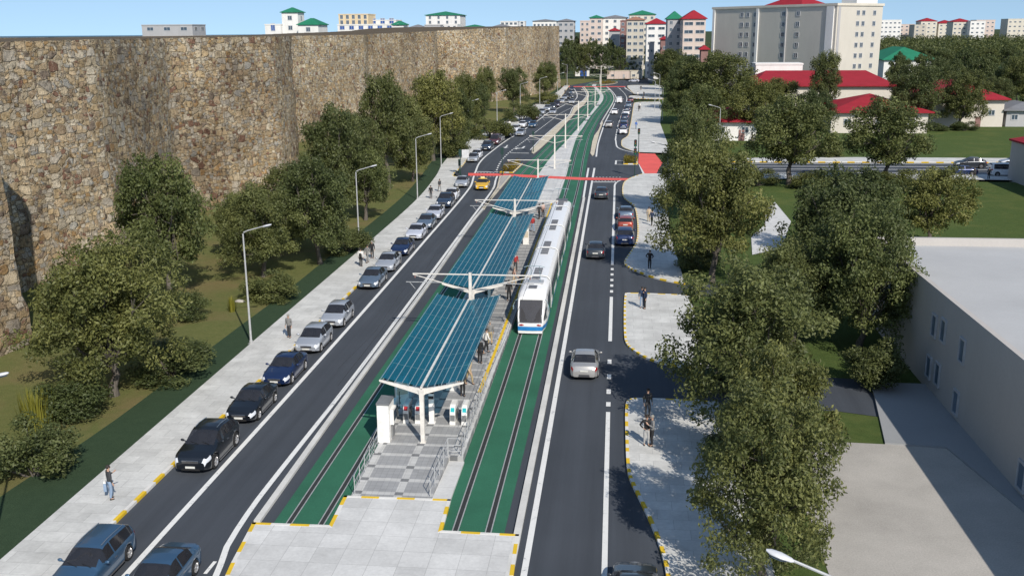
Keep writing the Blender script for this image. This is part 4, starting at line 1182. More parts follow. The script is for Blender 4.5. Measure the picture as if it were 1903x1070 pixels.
# city on the right horizon
r3 = random.Random(3)
HZ = [(1636,1676,38,'w'),(1672,1700,46,'p'),(1700,1722,47,'b'),(1712,1742,40,'r'),(1745,1775,44,'r'),(1772,1806,41,'r'),(1804,1832,40,'w'),(1815,1850,38,'p'),(1842,1880,43,'w'),(1874,1910,36,'c')]
desc = dict(w='white', p='pinkish grey', b='dull brown', r='red roofed', c='cream', y='yellowish')
wm = dict(w='wall_white', p='wall_pink', b='wall_beige', r='wall_cream', c='wall_cream', y='wall_yellow')
HZ = [h for h in HZ if h[0] != 1842]
places = ['nearest the big apartment block', 'second along the skyline from the big block', 'in the dip of the skyline beside the white flats', 'with the biggest red roof on the skyline', 'just right of the biggest red roof', 'at the end of the row of red roofs',
          'right after the red roofs', 'behind the white flats after the red roofs', 'at the right end of the skyline']
for (a, b, t_, k), pl in zip(HZ, places):
    Y = r3.uniform(1150, 1350) if t_ < 50 else 1080
    house(a, b, t_, Y, 22, '%s blurred far building, %s' % (desc[k], pl), wm[k], rmat='roof_red' if k == 'r' else None, roof_px=t_ - 6, storeys=6, cols=max(2, int((b-a)/8)), wsize=(2.4, 1.6), group='buildings on the right skyline')
# flat roofed building on the right
def flat_building():
    X0, Y0, Y1, X1, Zr, Zt = 19.2, 14.0, 76.0, 48.0, 5.75, 6.35
    root = thing('flat_roofed_building', 'large plain building with a pale flat roof and shaded wall at the right', 'building', (X0, Y0, 0))
    m = MB(); m.span(0, X1-X0, 0, Y1-Y0, -.3, Zr); m.build('wall', M['wall_plaster'], root)
    p = MB(); w = .32
    p.span(-.003, w, -.003, Y1-Y0+.003, Zr, Zt); p.span(X1-X0-w, X1-X0+.003, -.003, Y1-Y0+.003, Zr, Zt)
    p.span(w, X1-X0-w, -.003, w, Zr, Zt); p.span(w, X1-X0-w, Y1-Y0-w, Y1-Y0+.003, Zr, Zt); p.build('parapet', M['wall_plaster'], root)
    q = MB(); q.span(w+.003, X1-X0-w-.003, w+.003, Y1-Y0-w-.003, Zr-.05, Zr+.02); q.build('roof', M['roof_flat'], root)
    ws = []
    for px, py in ((1735,622),(1752,632),(1787,670),(1725,698),(1741,712),(1775,765),(1897,905)):
        d = ray(px, py); t = X0/d.x
        ws.append((0, t*d.y - Y0, CAMH + t*d.z - .15, -PI/2, .95, 1.45, M['grey_pane']))
    place_windows(root, ws)
flat_building()
# site cabins and kiosk beyond the crossing
def cabin(px0, px1, top, base, label, mat, dep=4.0):
    Y = G((px0+px1)/2, base)[1]; x0, x1 = AT(px0, Y, base), AT(px1, Y, base); H = HT((px0+px1)/2, top, Y)
    root = thing('site_cabin', label, 'cabin', ((x0+x1)/2, Y, 0)); w = x1-x0
    m = MB(); m.span(-w/2, w/2, 0, dep, 0, H - .2)
    for i in range(int(w/1.2)): m.span(-w/2 + .6 + i*1.2 - .05, -w/2 + .6 + i*1.2 + .05, -.06, 0, .2, H - .4)
    m.build('wall', M[mat], root)
    q = MB(); q.span(-w/2-.12, w/2+.12, -.12, dep+.12, H - .197, H); q.build('roof', M['kerb_cream'], root)
    d = MB(); d.span(w*.18, w*.18 + .9, -.09, -.063, 0.1, 2.1); d.build('door', M['wall_grey'], root)
    place_windows(root, [(-w*.25, -.063, 1.1, 0, 1.4, 1.0, None)])
cabin(1128, 1171, 131.5, 147, 'long pale pink site cabin behind the roundabout', 'wall_pink')
cabin(1172, 1194, 131.5, 147, 'short cream site cabin at the right end of the pink one', 'wall_cream')
cabin(1155, 1190, 126.5, 139, 'upper pale site cabin standing behind the pink one', 'wall_white')
def kiosk():
    x, y = G(1082, 142); root = thing('kiosk', 'small kiosk with blue front panels and a grey roof before the far wood', 'kiosk', (x, y, 0))
    m = MB(); m.span(-3.4, 3.4, 0, 4, 0, 3.2); m.build('wall', M['wall_white'], root)
    q = MB(); hip(q, -3.4, 3.4, 0, 4, 3.4, 1.5, .5); q.build('roof', M['roof_grey'], root)
    b = MB(); b.span(-1.0, 2.2, -.12, -.003, 0, 2.9); b.build('front_panel', M['blue_pane'], root)
kiosk()
# ================================================================ tram stop
PZ = 0.35
m = MB()
m.prism([(-12.35, 46.8), (-7.62, 46.8), (-7.62, 56), (-7.62, 92), (-7.72, 125.3), (-12.5, 125.3), (-12.42, 92)], -0.02, PZ)
struct(m.build('platform', M['platform_tiles']))
m = MB()
m.add([(-12.35, 42.45, .14), (-8.45, 42.5, .14), (-8.35, 46.797, PZ), (-12.35, 46.797, PZ), (-12.35, 42.45, 0), (-8.45, 42.5, 0), (-8.35, 46.797, 0), (-12.35, 46.797, 0)],
      [(0, 1, 2, 3), (4, 5, 1, 0), (5, 6, 2, 1), (7, 4, 0, 3)])
struct(m.build('ramp', M['platform_tiles']))
struct(MB().prism([(-8.44, 42.5), (-7.55, 42.5), (-7.55, 46.79), (-8.34, 46.79)], -.02, .13).build('ramp_side', M['paving']))
# pale edge and yellow tactile line
ye = Line([(G(896, 716, PZ)[1], G(896, 716, PZ)[0]), (G(941, 599, PZ)[1], G(941, 599, PZ)[0]), (G(1024, 383, PZ)[1], G(1024, 383, PZ)[0]), (125, -8.25)])
m = MB(); stripe(m, ye.pts(56.3, 125, 4), .20, PZ + .008); struct(m.build('tactile_line', M['yellow_paint']))
m = MB(); stripe(m, [(-7.76, 46.9), (-7.76, 92), (-7.86, 125.2)], .22, PZ + .004); stripe(m, [(-12.22, 46.9), (-12.3, 92), (-12.38, 125.2)], .22, PZ + .004)
struct(m.build('platform_edge', M['paving']))

def canopy(cx0, cx1, y0, y1, ncol, label):
    W, ZE, ZV = 2.22, 3.80, 3.36
    L = y1 - y0
    root = thing('platform_canopy', label, 'canopy', (cx0, y0, 0), -math.atan2(cx1-cx0, L), 'glass canopies over the tram platform')
    def zz(x): a = abs(x)/W; return ZV + .05 + (ZE - ZV)*(0.75*a + 0.25*a*a)
    xs = [i*W/8 for i in range(9)]
    for s in (-1, 1):
        m = MB(); n = max(2, int(L/2.4))
        for j in range(n):
            a, b = .25 + (L-.35)*j/n + .015, .25 + (L-.35)*(j+1)/n - .015
            top = [(s*x, y, zz(x) + .012) for x in xs for y in (a, b)]
            bot = [(s*x, y, zz(x)) for x in xs for y in (a, b)]
            k = len(top)
            fs = []
            for i in range(8):
                q = (2*i, 2*i+2, 2*i+3, 2*i+1) if s > 0 else (2*i, 2*i+1, 2*i+3, 2*i+2)
                fs.append(q); fs.append(tuple(k + v for v in q[::-1]))
            fs += [(0, k, k+2, 2), (1, 3, k+3, k+1), (16, k+16, k+17, 17)]
            m.add(top + bot, fs)
        m.build('glass_roof', M['canopy_glass'], root)
        for i in range(1, 7):
            x = s*W*(i - .15)/6.0
            b = MB(); b.bar((x, -.06, zz(x) + .030), (x, L + .06, zz(x) + .030), .034, .03)
            b.build('purlin', M['steel_bar'], root)
        cb = MB()
        for j in range(1, n):
            y = .25 + (L-.35)*j/n
            for i in range(8): cb.bar((s*xs[i], y, zz(xs[i]) + .02), (s*xs[i+1], y, zz(xs[i+1]) + .02), .016, .010)
        cb.build('glazing_bar', M['glazing'], root)
    g = MB(); g.bar((0, -.1, ZV + .10), (0, L + .05, ZV + .10), .12, .07); g.build('gutter', M['steel_white'], root)
    for c in range(ncol):
        y = .0 + (L - .3)*c/(ncol-1)
        m = MB()
        m.loft([[(px*h, y + py*h, z) for px, py in ((-.5, -.5), (.5, -.5), (.5, .5), (-.5, .5))] for z, h in ((PZ, .30), (PZ + .04, .30), (PZ + .05, .21), (2.7, .22), (3.05, .24), (ZV, .30))])
        for s in (-1, 1):
            m.loft([[(s*x, y - t/2, zz(x) - .03 - h), (s*x, y + t/2, zz(x) - .03 - h), (s*x, y + t/2, zz(x) - .03), (s*x, y - t/2, zz(x) - .03)] for x, h, t in ((0.02, .42, .16), (.22, .30, .15), (.8, .22, .13), (W + .02, .09, .10))])
        m.build('column', M['steel_white'], root)
canopy(-10.02, -10.13, 48.5, 66.2, 3, 'blue glass canopy at the near end of the stop, above the ticket gates')
canopy(-10.30, -10.42, 69.2, 98.1, 4, 'middle and longest blue glass canopy, alongside the tram')
canopy(-10.62, -10.82, 101.4, 124.8, 3, 'far blue glass canopy next to the red crossing')

def railing(pts, h, label, mat='steel_lamp', step=1.1):
    """pts (x, y, z); posts every step, three rails"""
    root = thing('railing', label, 'railing', (pts[0][0], pts[0][1], 0))
    o = Vector((pts[0][0], pts[0][1], 0))
    for a, b in zip(pts, pts[1:]):
        a, b = Vector(a) - o, Vector(b) - o
        n = max(1, round((b-a).length/step))
        for i in range(n+1):
            p = a.lerp(b, i/n); q = MB(); q.tube([p, p + Vector((0, 0, h))], .022, 6); q.ball(tuple(p + Vector((0, 0, h))), .03, 6, 4)
            q.build('post', M[mat], root)
        q = MB()
        for k in (1, .62, .28): q.tube([a + Vector((0, 0, h*k)), b + Vector((0, 0, h*k))], .018, 5)
        for i in range(n): q.tube([a.lerp(b, i/n) + Vector((0, 0, h*.28)), a.lerp(b, (i+1)/n) + Vector((0, 0, h*.62))], .009, 4)
        q.build('rails', M[mat], root)
railing([(-12.2, 42.6, .15), (-12.28, 46.9, PZ), (-12.33, 47.9, PZ)], .95, 'steel railing on the left side of the platform ramp')
railing([(-8.55, 42.65, .15), (-8.42, 46.85, PZ)], .95, 'steel railing on the right side of the platform ramp')
railing([(-8.40, 46.95, PZ), (-7.72, 46.95, PZ), (-7.72, 57.2, PZ)], .95, 'steel railing along the right platform edge beside the gates')
railing([(-12.3, 53.2, PZ), (-12.3, 66, PZ)], 1.0, 'dark railing along the left platform edge under the near canopy', 'steel_dark')

def ticket_booth():
    root = thing('ticket_booth', 'white ticket booth with a grey top beside the left ramp railing', 'booth', (-12.1, 48.3, PZ))
    m = MB(); m.span(-.32, .32, 0, 1.25, 0, 2.1); m.build('cabinet', M['booth_white'], root)
    m = MB(); m.span(-.35, .35, -.03, 1.28, 2.103, 2.2); m.build('top', M['grey_plastic'], root)
    m = MB(); m.span(.323, .50, .3, 1.0, .9, 1.75); m.build('screen_hood', M['booth_white'], root)
    m = MB(); m.span(.503, .52, .38, .92, 1.1, 1.65); m.build('screen', M['window_pane'], root)
    m = MB(); m.span(.323, .42, .4, .9, .15, .8); m.build('coin_tray', M['grey_plastic'], root)
ticket_booth()
def panel(x, y, w, d, h, rz, label, name='info_panel', cat='panel', cap=True):
    root = thing(name, label, cat, (x, y, PZ), rz)
    m = MB(); m.span(-w/2, w/2, -d/2, d/2, 0, h); m.build('body', M['booth_white'], root)
    if cap: m = MB(); m.span(-w/2-.02, w/2+.02, -d/2-.02, d/2+.02, h+.003, h+.06); m.build('cap', M['steel_white'], root)
    m = MB(); m.span(-w/2+.06, w/2-.06, -d/2-.016, -d/2-.003, h*.45, h*.85); m.build('notice', M['kerb_cream'], root)
panel(-12.55+.3, 53.6, .75, .3, 1.75, .5, 'white slanting information panel behind the ticket booth')
panel(-9.82, 56.7, .62, .5, 1.9, 0, 'white cabinet standing under the right wing of the near canopy', 'cabinet', 'cabinet')
panel(-10.75, 57.0, .3, .3, 1.5, 0, 'slim white post cabinet left of the white cabinet under the canopy', 'cabinet', 'cabinet')
def sensor_post():
    root = thing('reader_post', 'white reader post behind the front canopy column', 'post', (-10.05, 51.25, PZ))
    m = MB(); m.span(-.14, .14, -.1, .1, 0, 1.75); m.span(-.2, .2, -.15, .15, 0, .05); m.build('post', M['booth_white'], root)
    m = MB(); m.span(-.15, .15, -.13, -.103, 1.45, 1.62); m.span(-.15, .15, -.1, .1, 1.753, 1.82); m.build('reader', M['black_plastic'], root)
sensor_post()
def gate(x, y, sign, label):
    root = thing('ticket_gate', label, 'ticket gate', (x, y, PZ), 0, 'ticket gates at the near end of the platform')
    m = MB()
    prof = [(-.10, 0), (-.10, .62), (.04, 1.02), (.18, 1.08), (.95, 1.08), (1.02, 1.0), (1.02, 0)]
    m.loft([[(sx, py, pz) for py, pz in prof] for sx in (-.15, .15)]); m.build('body', M['booth_white'], root)
    q = MB()
    for s in (-1, 1): q.span(s*.153, s*.165, .0, .92, .18, .78)
    q.span(-.13, .13, -.115, -.103, .2, .55); q.build('side_panel', M['grey_plastic'], root)
    f = MB(); f.span(-.16, .16, -.16, -.103, 0, .16); f.build('foot', M['booth_white'], root)
    g = MB(); g.add([(-.11, -.07, .72), (.11, -.07, .72), (.11, .01, .95), (-.11, .01, .95)], [(0, 1, 2, 3)]); g.build('sign', M[sign], root)
    t = MB(); c = Vector((.17, .45, .86))
    for a in (0, 2.1, 4.2): t.tube([c, c + Vector((.42 if a == 0 else .14, .20*math.sin(a), -.02 + .34*(-abs(math.sin(a))))) ], .016, 6)
    t.build('tripod', M['chrome'], root)
for x, sg, lab in ((-12.3, 'red_sign', 'ticket gate with a red sign right beside the white ticket booth'), (-11.5, 'red_sign', 'middle ticket gate of the three with red signs'), (-10.82, 'red_sign', 'ticket gate with a red sign left of the front canopy column'),
                   (-8.86, 'teal_sign', 'ticket gate with a teal sign further from the platform edge'), (-8.2, 'teal_sign', 'ticket gate with a teal sign next to the right edge railing')):
    gate(x, 51.2, sg, lab)
def bench(x, y, label):
    root = thing('bench', label, 'bench', (x, y, PZ), 0, 'benches under the platform canopies')
    m = MB(); [m.span(-.22 + i*.16, -.10 + i*.16, -.9, .9, .43, .47) for i in range(3)]; m.build('seat', M['steel_lamp'], root)
    m = MB(); m.span(-.30, -.26, -.9, .9, .55, .85); m.build('backrest', M['steel_lamp'], root)
    for s in (-.7, .7):
        l = MB(); l.span(-.2, .2, s-.03, s+.03, 0, .427); l.build('leg', M['steel_dark'], root)
bench(-10.6, 60.5, 'grey bench under the near canopy'); bench(-10.6, 80, 'grey bench under the middle canopy, nearer end'); bench(-10.7, 90, 'grey bench under the middle canopy, farther end')
panel(-10.3, 67.9, .5, .35, 1.7, 0, 'white cabinet in the gap between the near and middle canopies', 'cabinet', 'cabinet')
panel(-9.2, 99.6, .6, .35, 1.6, 0, 'white cabinet in the gap between the middle and far canopies', 'cabinet', 'cabinet')

# ---------------------------------------------------------------- catenary masts
def mast(px, ptop, Y, label, lx, rx, llx, lrx):
    x = AT(px, Y, ptop + 20); zt = HT(px, ptop, Y)
    root = thing('catenary_mast', label, 'mast', (x, Y, 0), 0, 'overhead line masts between the tracks')
    m = MB(); m.box((0, 0, zt/2 + .02), (.24, .24, zt), 0, 0, .8); m.span(-.2, .2, -.2, .2, 0, .06 if Y > 125 else PZ + .04); m.build('post', M['steel_white'], root)
    za = zt - .12; zb = zt - 1.25; zl = zt - .72
    for s, l, ll in ((-1, lx, llx), (1, rx, lrx)):
        q = MB(); q.bar((s*.13, 0, za), (s*l, 0, za), .075, .075); q.build('arm', M['steel_white'], root)
        q = MB(); q.bar((s*.13, -.02, zb), (s*l, -.02, za - .05), .055, .055); q.build('brace', M['steel_white'], root)
        q = MB(); a = l*.52; q.bar((s*a, -.04, zl), (s*ll, -.04, zl), .045, .045); q.bar((s*(ll - .25), -.04, zl), (s*(ll - .65), -.04, zl - .5), .035, .035); q.build('registration_arm', M['steel_lamp'], root)
        q = MB(); q.tube([(s*(l-.15), 0, za - .05), (s*(l-.15), 0, za - .30)], .05, 6); q.build('insulator', M['wall_brick'], root)
mlab = ['catenary mast in the gap behind the near canopy', 'catenary mast in the gap between middle and far canopies', 'catenary mast at the far end of the last canopy', 'catenary mast just beyond the red crossing', 'second catenary mast beyond the red crossing',
        'catenary mast where the track walkway narrows', 'catenary mast beside the walkway cross slots', 'catenary mast at the bend of the tracks', 'tall last catenary mast by the far red crossing', 'catenary mast at the roundabout island']
for (px, pt, Y), lab in zip(((874,507,67.4),(957,370,99.7),(1000,296,132),(1031,251,160),(1051,212,189.4),(1075,188,223),(1092.5,170,260),(1106,166,296),(1117,123,368),(1115,138,420)), mlab):
    mast(px, pt, Y, lab, 4.1, 4.4, 4.6, 4.5)
def wires():
    for i, mid in enumerate((TL, TR)):
        for z, r, lab in ((4.35, .014, 'thin contact wire over the %s track' % ('left', 'right')[i]), (4.95, .010, 'thin carrying wire over the %s track' % ('left', 'right')[i])):
            m = MB(); m.tube([(x, y, z + (.0 if r > .012 else .25*math.cos(y*.4))) for x, y in mid.pts(46, 420, 8)], r, 4)
            tag(m.build('overhead_wire', M['wire']), lab, 'wire')
wires()

# ---------------------------------------------------------------- tram
def tram():
    Y0, Y1, Hh, W = 69.5, 113.4, 2.95, 1.12
    root = thing('tram', 'long white articulated tram with a blue front stripe stopped at the platform', 'tram', (0, 0, 0))
    base = Vector((TR(Y0), Y0, 0)); root.location = base
    def cx(y): return TR(y) - base.x
    def ring(y, k=1.0, hk=1.0, zb=.16, dz=0):
        w = W*k
        h = zb + (Hh - zb)*hk
        zm = min(.95, h*.60); zs = min(zb + .22, h*.45)
        P = [(-w*.94, zb), (-w, zs), (-w, zm), (-w*.985, h*.74), (-w*.93, h*.90), (-w*.74, h*.975), (-w*.40, h), (w*.40, h), (w*.74, h*.975), (w*.93, h*.90), (w*.985, h*.74), (w, zm), (w, zs), (w*.94, zb)]
        return [(cx(y) + a, y - Y0, z) for a, z in P]
    joints = [75.5, 86.0, 96.7, 107.6]
    segs = list(zip([Y0] + [j + .28 for j in joints], [j - .28 for j in joints] + [Y1]))
    for i, (a, b) in enumerate(segs):
        if i == 0: st = [(a + .02, .74, .22, .2), (a + .14, .78, .33, .16), (a + .50, .86, .56, .16), (a + .82, .925, .76, .16), (a + 1.0, .955, .88, .16), (a + 1.5, .985, .96, .16), (a + 2.1, 1, 1, .16), (b, 1, 1, .16)]
        elif i == 4: st = [(a, 1, 1, .16), (b - 2.1, 1, 1, .16), (b - 1.5, .985, .96, .16), (b - 1.0, .955, .88, .16), (b - .82, .925, .76, .16), (b - .50, .86, .56, .16), (b - .14, .78, .33, .16), (b - .02, .74, .22, .2)]
        else: st = [(a, 1, 1, .16), ((a+b)/2, 1, 1, .16), (b, 1, 1, .16)]
        m = MB(); m.loft([ring(*s) for s in st]); m.build('car_body', M['tram_white'], root, smooth=35)
        # glazing band and doors down both sides
        ga, gb = (a + 2.3 if i == 0 else a + .15), (b - 2.3 if i == 4 else b - .15)
        for s in (-1, 1):
            n = max(1, round((gb-ga)/1.5))
            for j in range(n):
                q = MB()
                y0, y1 = ga + (gb-ga)*j/n + .05, ga + (gb-ga)*(j+1)/n - .05
                zl = .42 if j % 3 == 1 else 1.05
                vs = []
                for y in (y0, y1):
                    for w, z in ((W + .012, zl), (W + .012, 1.2), (W*.985 + .014, 2.18), (W*.955 + .012, 2.42)): vs.append((cx(y) + s*w, y - Y0, z))
                q.add(vs, [(k, k+1, 5+k, 4+k) if s < 0 else (4+k, 5+k, k+1, k) for k in range(3)])
                q.build('side_door' if zl < 1 else 'side_window', M['tram_glass'], root)
            q = MB(); q.add([(cx(y) + s*(W + .006), y - Y0, z) for y in (a + (1.4 if i == 0 else 0), b - (1.4 if i == 4 else 0)) for z in (.30, .52)], [(0, 1, 3, 2) if s < 0 else (2, 3, 1, 0)])
            q.build('side_stripe', M['tram_blue'], root)
    for j in joints:
        m = MB(); m.loft([ring(j - .28, .93, .965, .24), ring(j - .14, .97, .985, .22), ring(j, .93, .965, .24), ring(j + .14, .97, .985, .22), ring(j + .28, .93, .965, .24)], caps=False)
        m.build('gangway_bellows', M['tram_bellows'], root, smooth=30)
        q = MB(); q.loft([ring(j - .33, 1.012, 1.012, .3), ring(j - .27, 1.012, 1.012, .3)], caps=False); q.build('gangway_rim', M['steel_bar'], root)
    # front end: raked windscreen over a white mask with a blue band
    for f, sgn in ((Y0, 1), (Y1, -1)):
        def y(t): return f + sgn*t - Y0
        c = cx(f)
        w = MB(); vs = []
        for t, k, z in ((.02, .73, .95), (.16, .75, 1.25), (.60, .77, 2.0), (.88, .78, 2.42)):
            for u in (-1, -.6, 0, .6, 1): vs.append((c + u*W*k, y(t - .10 - .05*(1 - u*u)), z))
        w.add(vs, [(r*5 + q, r*5 + q+1, (r+1)*5 + q+1, (r+1)*5 + q) if sgn > 0 else (r*5 + q+1, r*5 + q, (r+1)*5 + q, (r+1)*5 + q+1) for r in range(3) for q in range(4)])
        w.build('windscreen', M['tram_screen'], root, smooth=60)
        db = MB(); dv = []
        for t, k, z in ((.08, .70, .95), (.22, .71, 1.25), (.66, .73, 2.0), (.93, .74, 2.40)):
            for u in (-1, -.6, 0, .6, 1): dv.append((c + u*W*k, y(t - .10 - .05*(1 - u*u)), z))
        db.add(dv, [(r*5 + q, r*5 + q+1, (r+1)*5 + q+1, (r+1)*5 + q) for r in range(3) for q in range(4)]); db.build('cab_lining', M['tram_grey'], root)
        for s in (-1, 1):
            dk = MB(); dk.add([(c + s*W*a, y(t - .085), z) for a, t, z in ((.64, .07, 1.08), (.22, .05, 1.02), (.40, .33, 1.55), (.64, .55, 1.95))], [(0, 1, 2, 3)]); dk.build('cab_seat', M['black_plastic'], root)
        fr = MB()
        for s in (-1, 1):
            fr.tube([(c + s*W*.765, y(-.09), .93), (c + s*W*.785, y(.06), 1.25), (c + s*W*.80, y(.51), 2.0), (c + s*W*.80, y(.81), 2.46)], .06, 6)
        fr.tube([(c - W*.80, y(.80), 2.46), (c, y(.74), 2.48), (c + W*.80, y(.80), 2.46)], .07, 6)
        fr.build('windscreen_frame', M['tram_white'], root, smooth=60)
        b = MB(); b.loft([[(c + u*W*k, y(t - .06*(1-u*u)), z) for u in (-1, -.6, -.2, .2, .6, 1)] for t, k, z in ((-.14, .79, .90), (-.17, .80, .62), (-.16, .78, .60))], closed=False, caps=False)
        b.build('mask', M['tram_white'], root, smooth=50)
        b = MB(); b.loft([[(c + u*W*k, y(t - .06*(1-u*u)), z) for u in (-1, -.6, -.2, .2, .6, 1)] for t, k, z in ((-.19, .80, .66), (-.20, .80, .36))], closed=False, caps=False)
        b.build('blue_stripe', M['tram_blue'], root, smooth=50)
        b = MB(); b.loft([[(c + u*W*k, y(t - .06*(1-u*u)), z) for u in (-1, -.6, -.2, .2, .6, 1)] for t, k, z in ((-.17, .80, .36), (-.15, .78, .14))], closed=False, caps=False)
        b.build('bumper', M['tram_white'], root, smooth=50)
        for s in (-1, 1):
            h = MB(); h.ball((c + s*W*.56, y(-.175), .76), (.20, .05, .075), 10, 6)
            cw = MB(); cv = []
            for t, k, zt in ((.42, .84, 1.12), (.55, .872, 1.36), (.82, .925, 1.68), (1.0, .955, 1.93), (1.45, .985, 2.16)):
                for z in (.92, zt): cv.append((cx(f + sgn*t) + s*(W*k + .014), y(t), z))
            cw.add(cv, [(2*q, 2*q+1, 2*q+3, 2*q+2) if s*sgn < 0 else (2*q+2, 2*q+3, 2*q+1, 2*q) for q in range(4)]); cw.build('cab_window', M['tram_glass'], root)
            cw = MB(); cv = []
            for t, k in ((-.12, .79), (.03, .80), (.16, .81), (.5, .872), (.82, .935), (1.0, .962), (1.5, .992)):
                for z in (.36, .64): cv.append((cx(f + sgn*t) + s*(W*k + .012), y(t), z))
            cw.add(cv, [(2*q, 2*q+1, 2*q+3, 2*q+2) if s*sgn < 0 else (2*q+2, 2*q+3, 2*q+1, 2*q) for q in range(6)]); cw.build('corner_stripe', M['tram_blue'], root); h.build('headlight', M['taillight'], root, smooth=60)
            mi = MB(); mi.tube([(c + s*W*.84, y(.9), 2.45), (c + s*(W + .05), y(.55), 2.40), (c + s*(W + .16), y(.40), 2.1)], .022, 5); mi.ball((c + s*(W + .16), y(.38), 1.95), (.06, .06, .2), 8, 5); mi.build('mirror', M['steel_bar'], root, smooth=60)
    # roof equipment in groups astride the joints
    def unit(y, w=.62, l=.42): q = MB(); q.box((cx(y), y - Y0, Hh + .035), (w, l, .07)); q.build('roof_vent', M['tram_grey'], root)
    for j in joints:
        for d in (-2.4, -1.6, -.8, .75, 1.5, 2.25): unit(j + d)
    unit(71.9, .6, .75)
    q = MB(); q.box((cx(73.7), 73.35 - Y0, Hh + .05), (1.35, 1.0, .1)); q.build('roof_box', M['steel_lamp'], root)
    q = MB(); q.box((cx(112), 111.3 - Y0, Hh + .05), (1.3, 1.6, .1)); q.build('roof_box', M['tram_grey'], root)
    def panto(yc, d):
        p = MB(); c = cx(yc); yb = yc - Y0; z = Hh + .1
        for s in (-.45, .45):
            p.tube([(c + s, yb, z), (c + s*.7, yb + d*1.15, z + .60), (c + s*.8, yb + d*.05, z + 1.18)], .025, 5)
        p.tube([(c - .8, yb + d*.05, z + 1.12), (c - .5, yb + d*.05, z + 1.21), (c + .5, yb + d*.05, z + 1.21), (c + .8, yb + d*.05, z + 1.12)], .028, 5)
        p.build('pantograph', M['steel_bar'], root)
    panto(73.2, 1); panto(111.6, -1)
    for yb in (72.6, 80.7, 91.4, 102, 110.4):
        t = MB(); t.span(cx(yb) - .95, cx(yb) + .95, yb - 1.2 - Y0, yb + 1.2 - Y0, .03, .30); t.build('bogie', M['car_under'], root)
tram()
# ================================================================ cars
def interp(p, x):
    if x <= p[0][0]: return p[0][1]
    for (a, u), (b, v) in zip(p, p[1:]):
        if x <= b:
            t = (x-a)/(b-a); return u + (v-u)*t
    return p[-1][1]
# y runs from the front bumper (positive) to the tail; belt = shoulder height, top = roof or bonnet line
KIND = {
 'sedan': dict(L=2.3, wf=1.38, wb=-1.36, wr=.33, w=.90, belt=[(-2.3,.72),(-2.15,.90),(-1.6,.95),(.9,.90),(1.7,.78),(2.2,.66),(2.3,.56)],
   top=[(-2.3,.78),(-2.18,.98),(-1.68,1.06),(-1.05,1.37),(-.5,1.45),(0.0,1.44),(.25,1.38),(1.02,.98),(1.7,.86),(2.15,.74),(2.3,.60)],
   cab=(1.02, .22, -.98, -1.66), side=(.62, -1.28), roofw=.60, pil=-.30),
 'hatch': dict(L=2.05, wf=1.28, wb=-1.22, wr=.32, w=.88, belt=[(-2.05,.74),(-1.95,.92),(-1.4,.98),(.9,.92),(1.5,.80),(1.95,.68),(2.05,.56)],
   top=[(-2.05,.80),(-1.98,1.02),(-1.75,1.20),(-1.35,1.42),(-.5,1.50),(0.0,1.48),(.25,1.42),(1.05,.98),(1.5,.88),(1.95,.76),(2.05,.60)],
   cab=(1.05, .22, -1.40, -1.92), side=(.66, -1.62), roofw=.60, pil=-.28),
 'suv': dict(L=2.35, wf=1.42, wb=-1.42, wr=.39, w=.97, belt=[(-2.35,.85),(-2.2,1.06),(-1.6,1.12),(.95,1.06),(1.8,.95),(2.25,.82),(2.35,.66)],
   top=[(-2.35,.92),(-2.25,1.14),(-1.98,1.34),(-1.35,1.60),(-.5,1.69),(0.0,1.68),(.3,1.61),(1.10,1.15),(1.8,1.05),(2.25,.90),(2.35,.70)],
   cab=(1.10, .27, -1.40, -2.15), side=(.70, -1.70), roofw=.66, pil=-.30),
 'van': dict(L=2.4, wf=1.5, wb=-1.45, wr=.34, w=.95, belt=[(-2.4,1.0),(-2.3,1.12),(1.2,1.05),(1.9,.92),(2.3,.80),(2.4,.62)],
   top=[(-2.4,1.10),(-2.36,1.75),(-2.2,1.93),(-.5,1.97),(.6,1.95),(.85,1.88),(1.65,1.10),(2.2,.92),(2.4,.70)],
   cab=(1.65, .83, -2.24, -2.38), side=(1.15, -2.0), roofw=.74, pil=.10),
 'wagon': dict(L=2.3, wf=1.38, wb=-1.36, wr=.33, w=.90, belt=[(-2.3,.78),(-2.2,.94),(-1.6,.96),(.9,.90),(1.7,.78),(2.2,.66),(2.3,.56)],
   top=[(-2.3,.85),(-2.24,1.10),(-2.05,1.28),(-1.75,1.42),(-.5,1.48),(0.0,1.46),(.25,1.40),(1.02,.98),(1.7,.86),(2.15,.74),(2.3,.60)],
   cab=(1.02, .22, -1.76, -2.18), side=(.62, -1.95), roofw=.61, pil=-.30),
}
PAINT0 = paint('base', (.4, .4, .4))
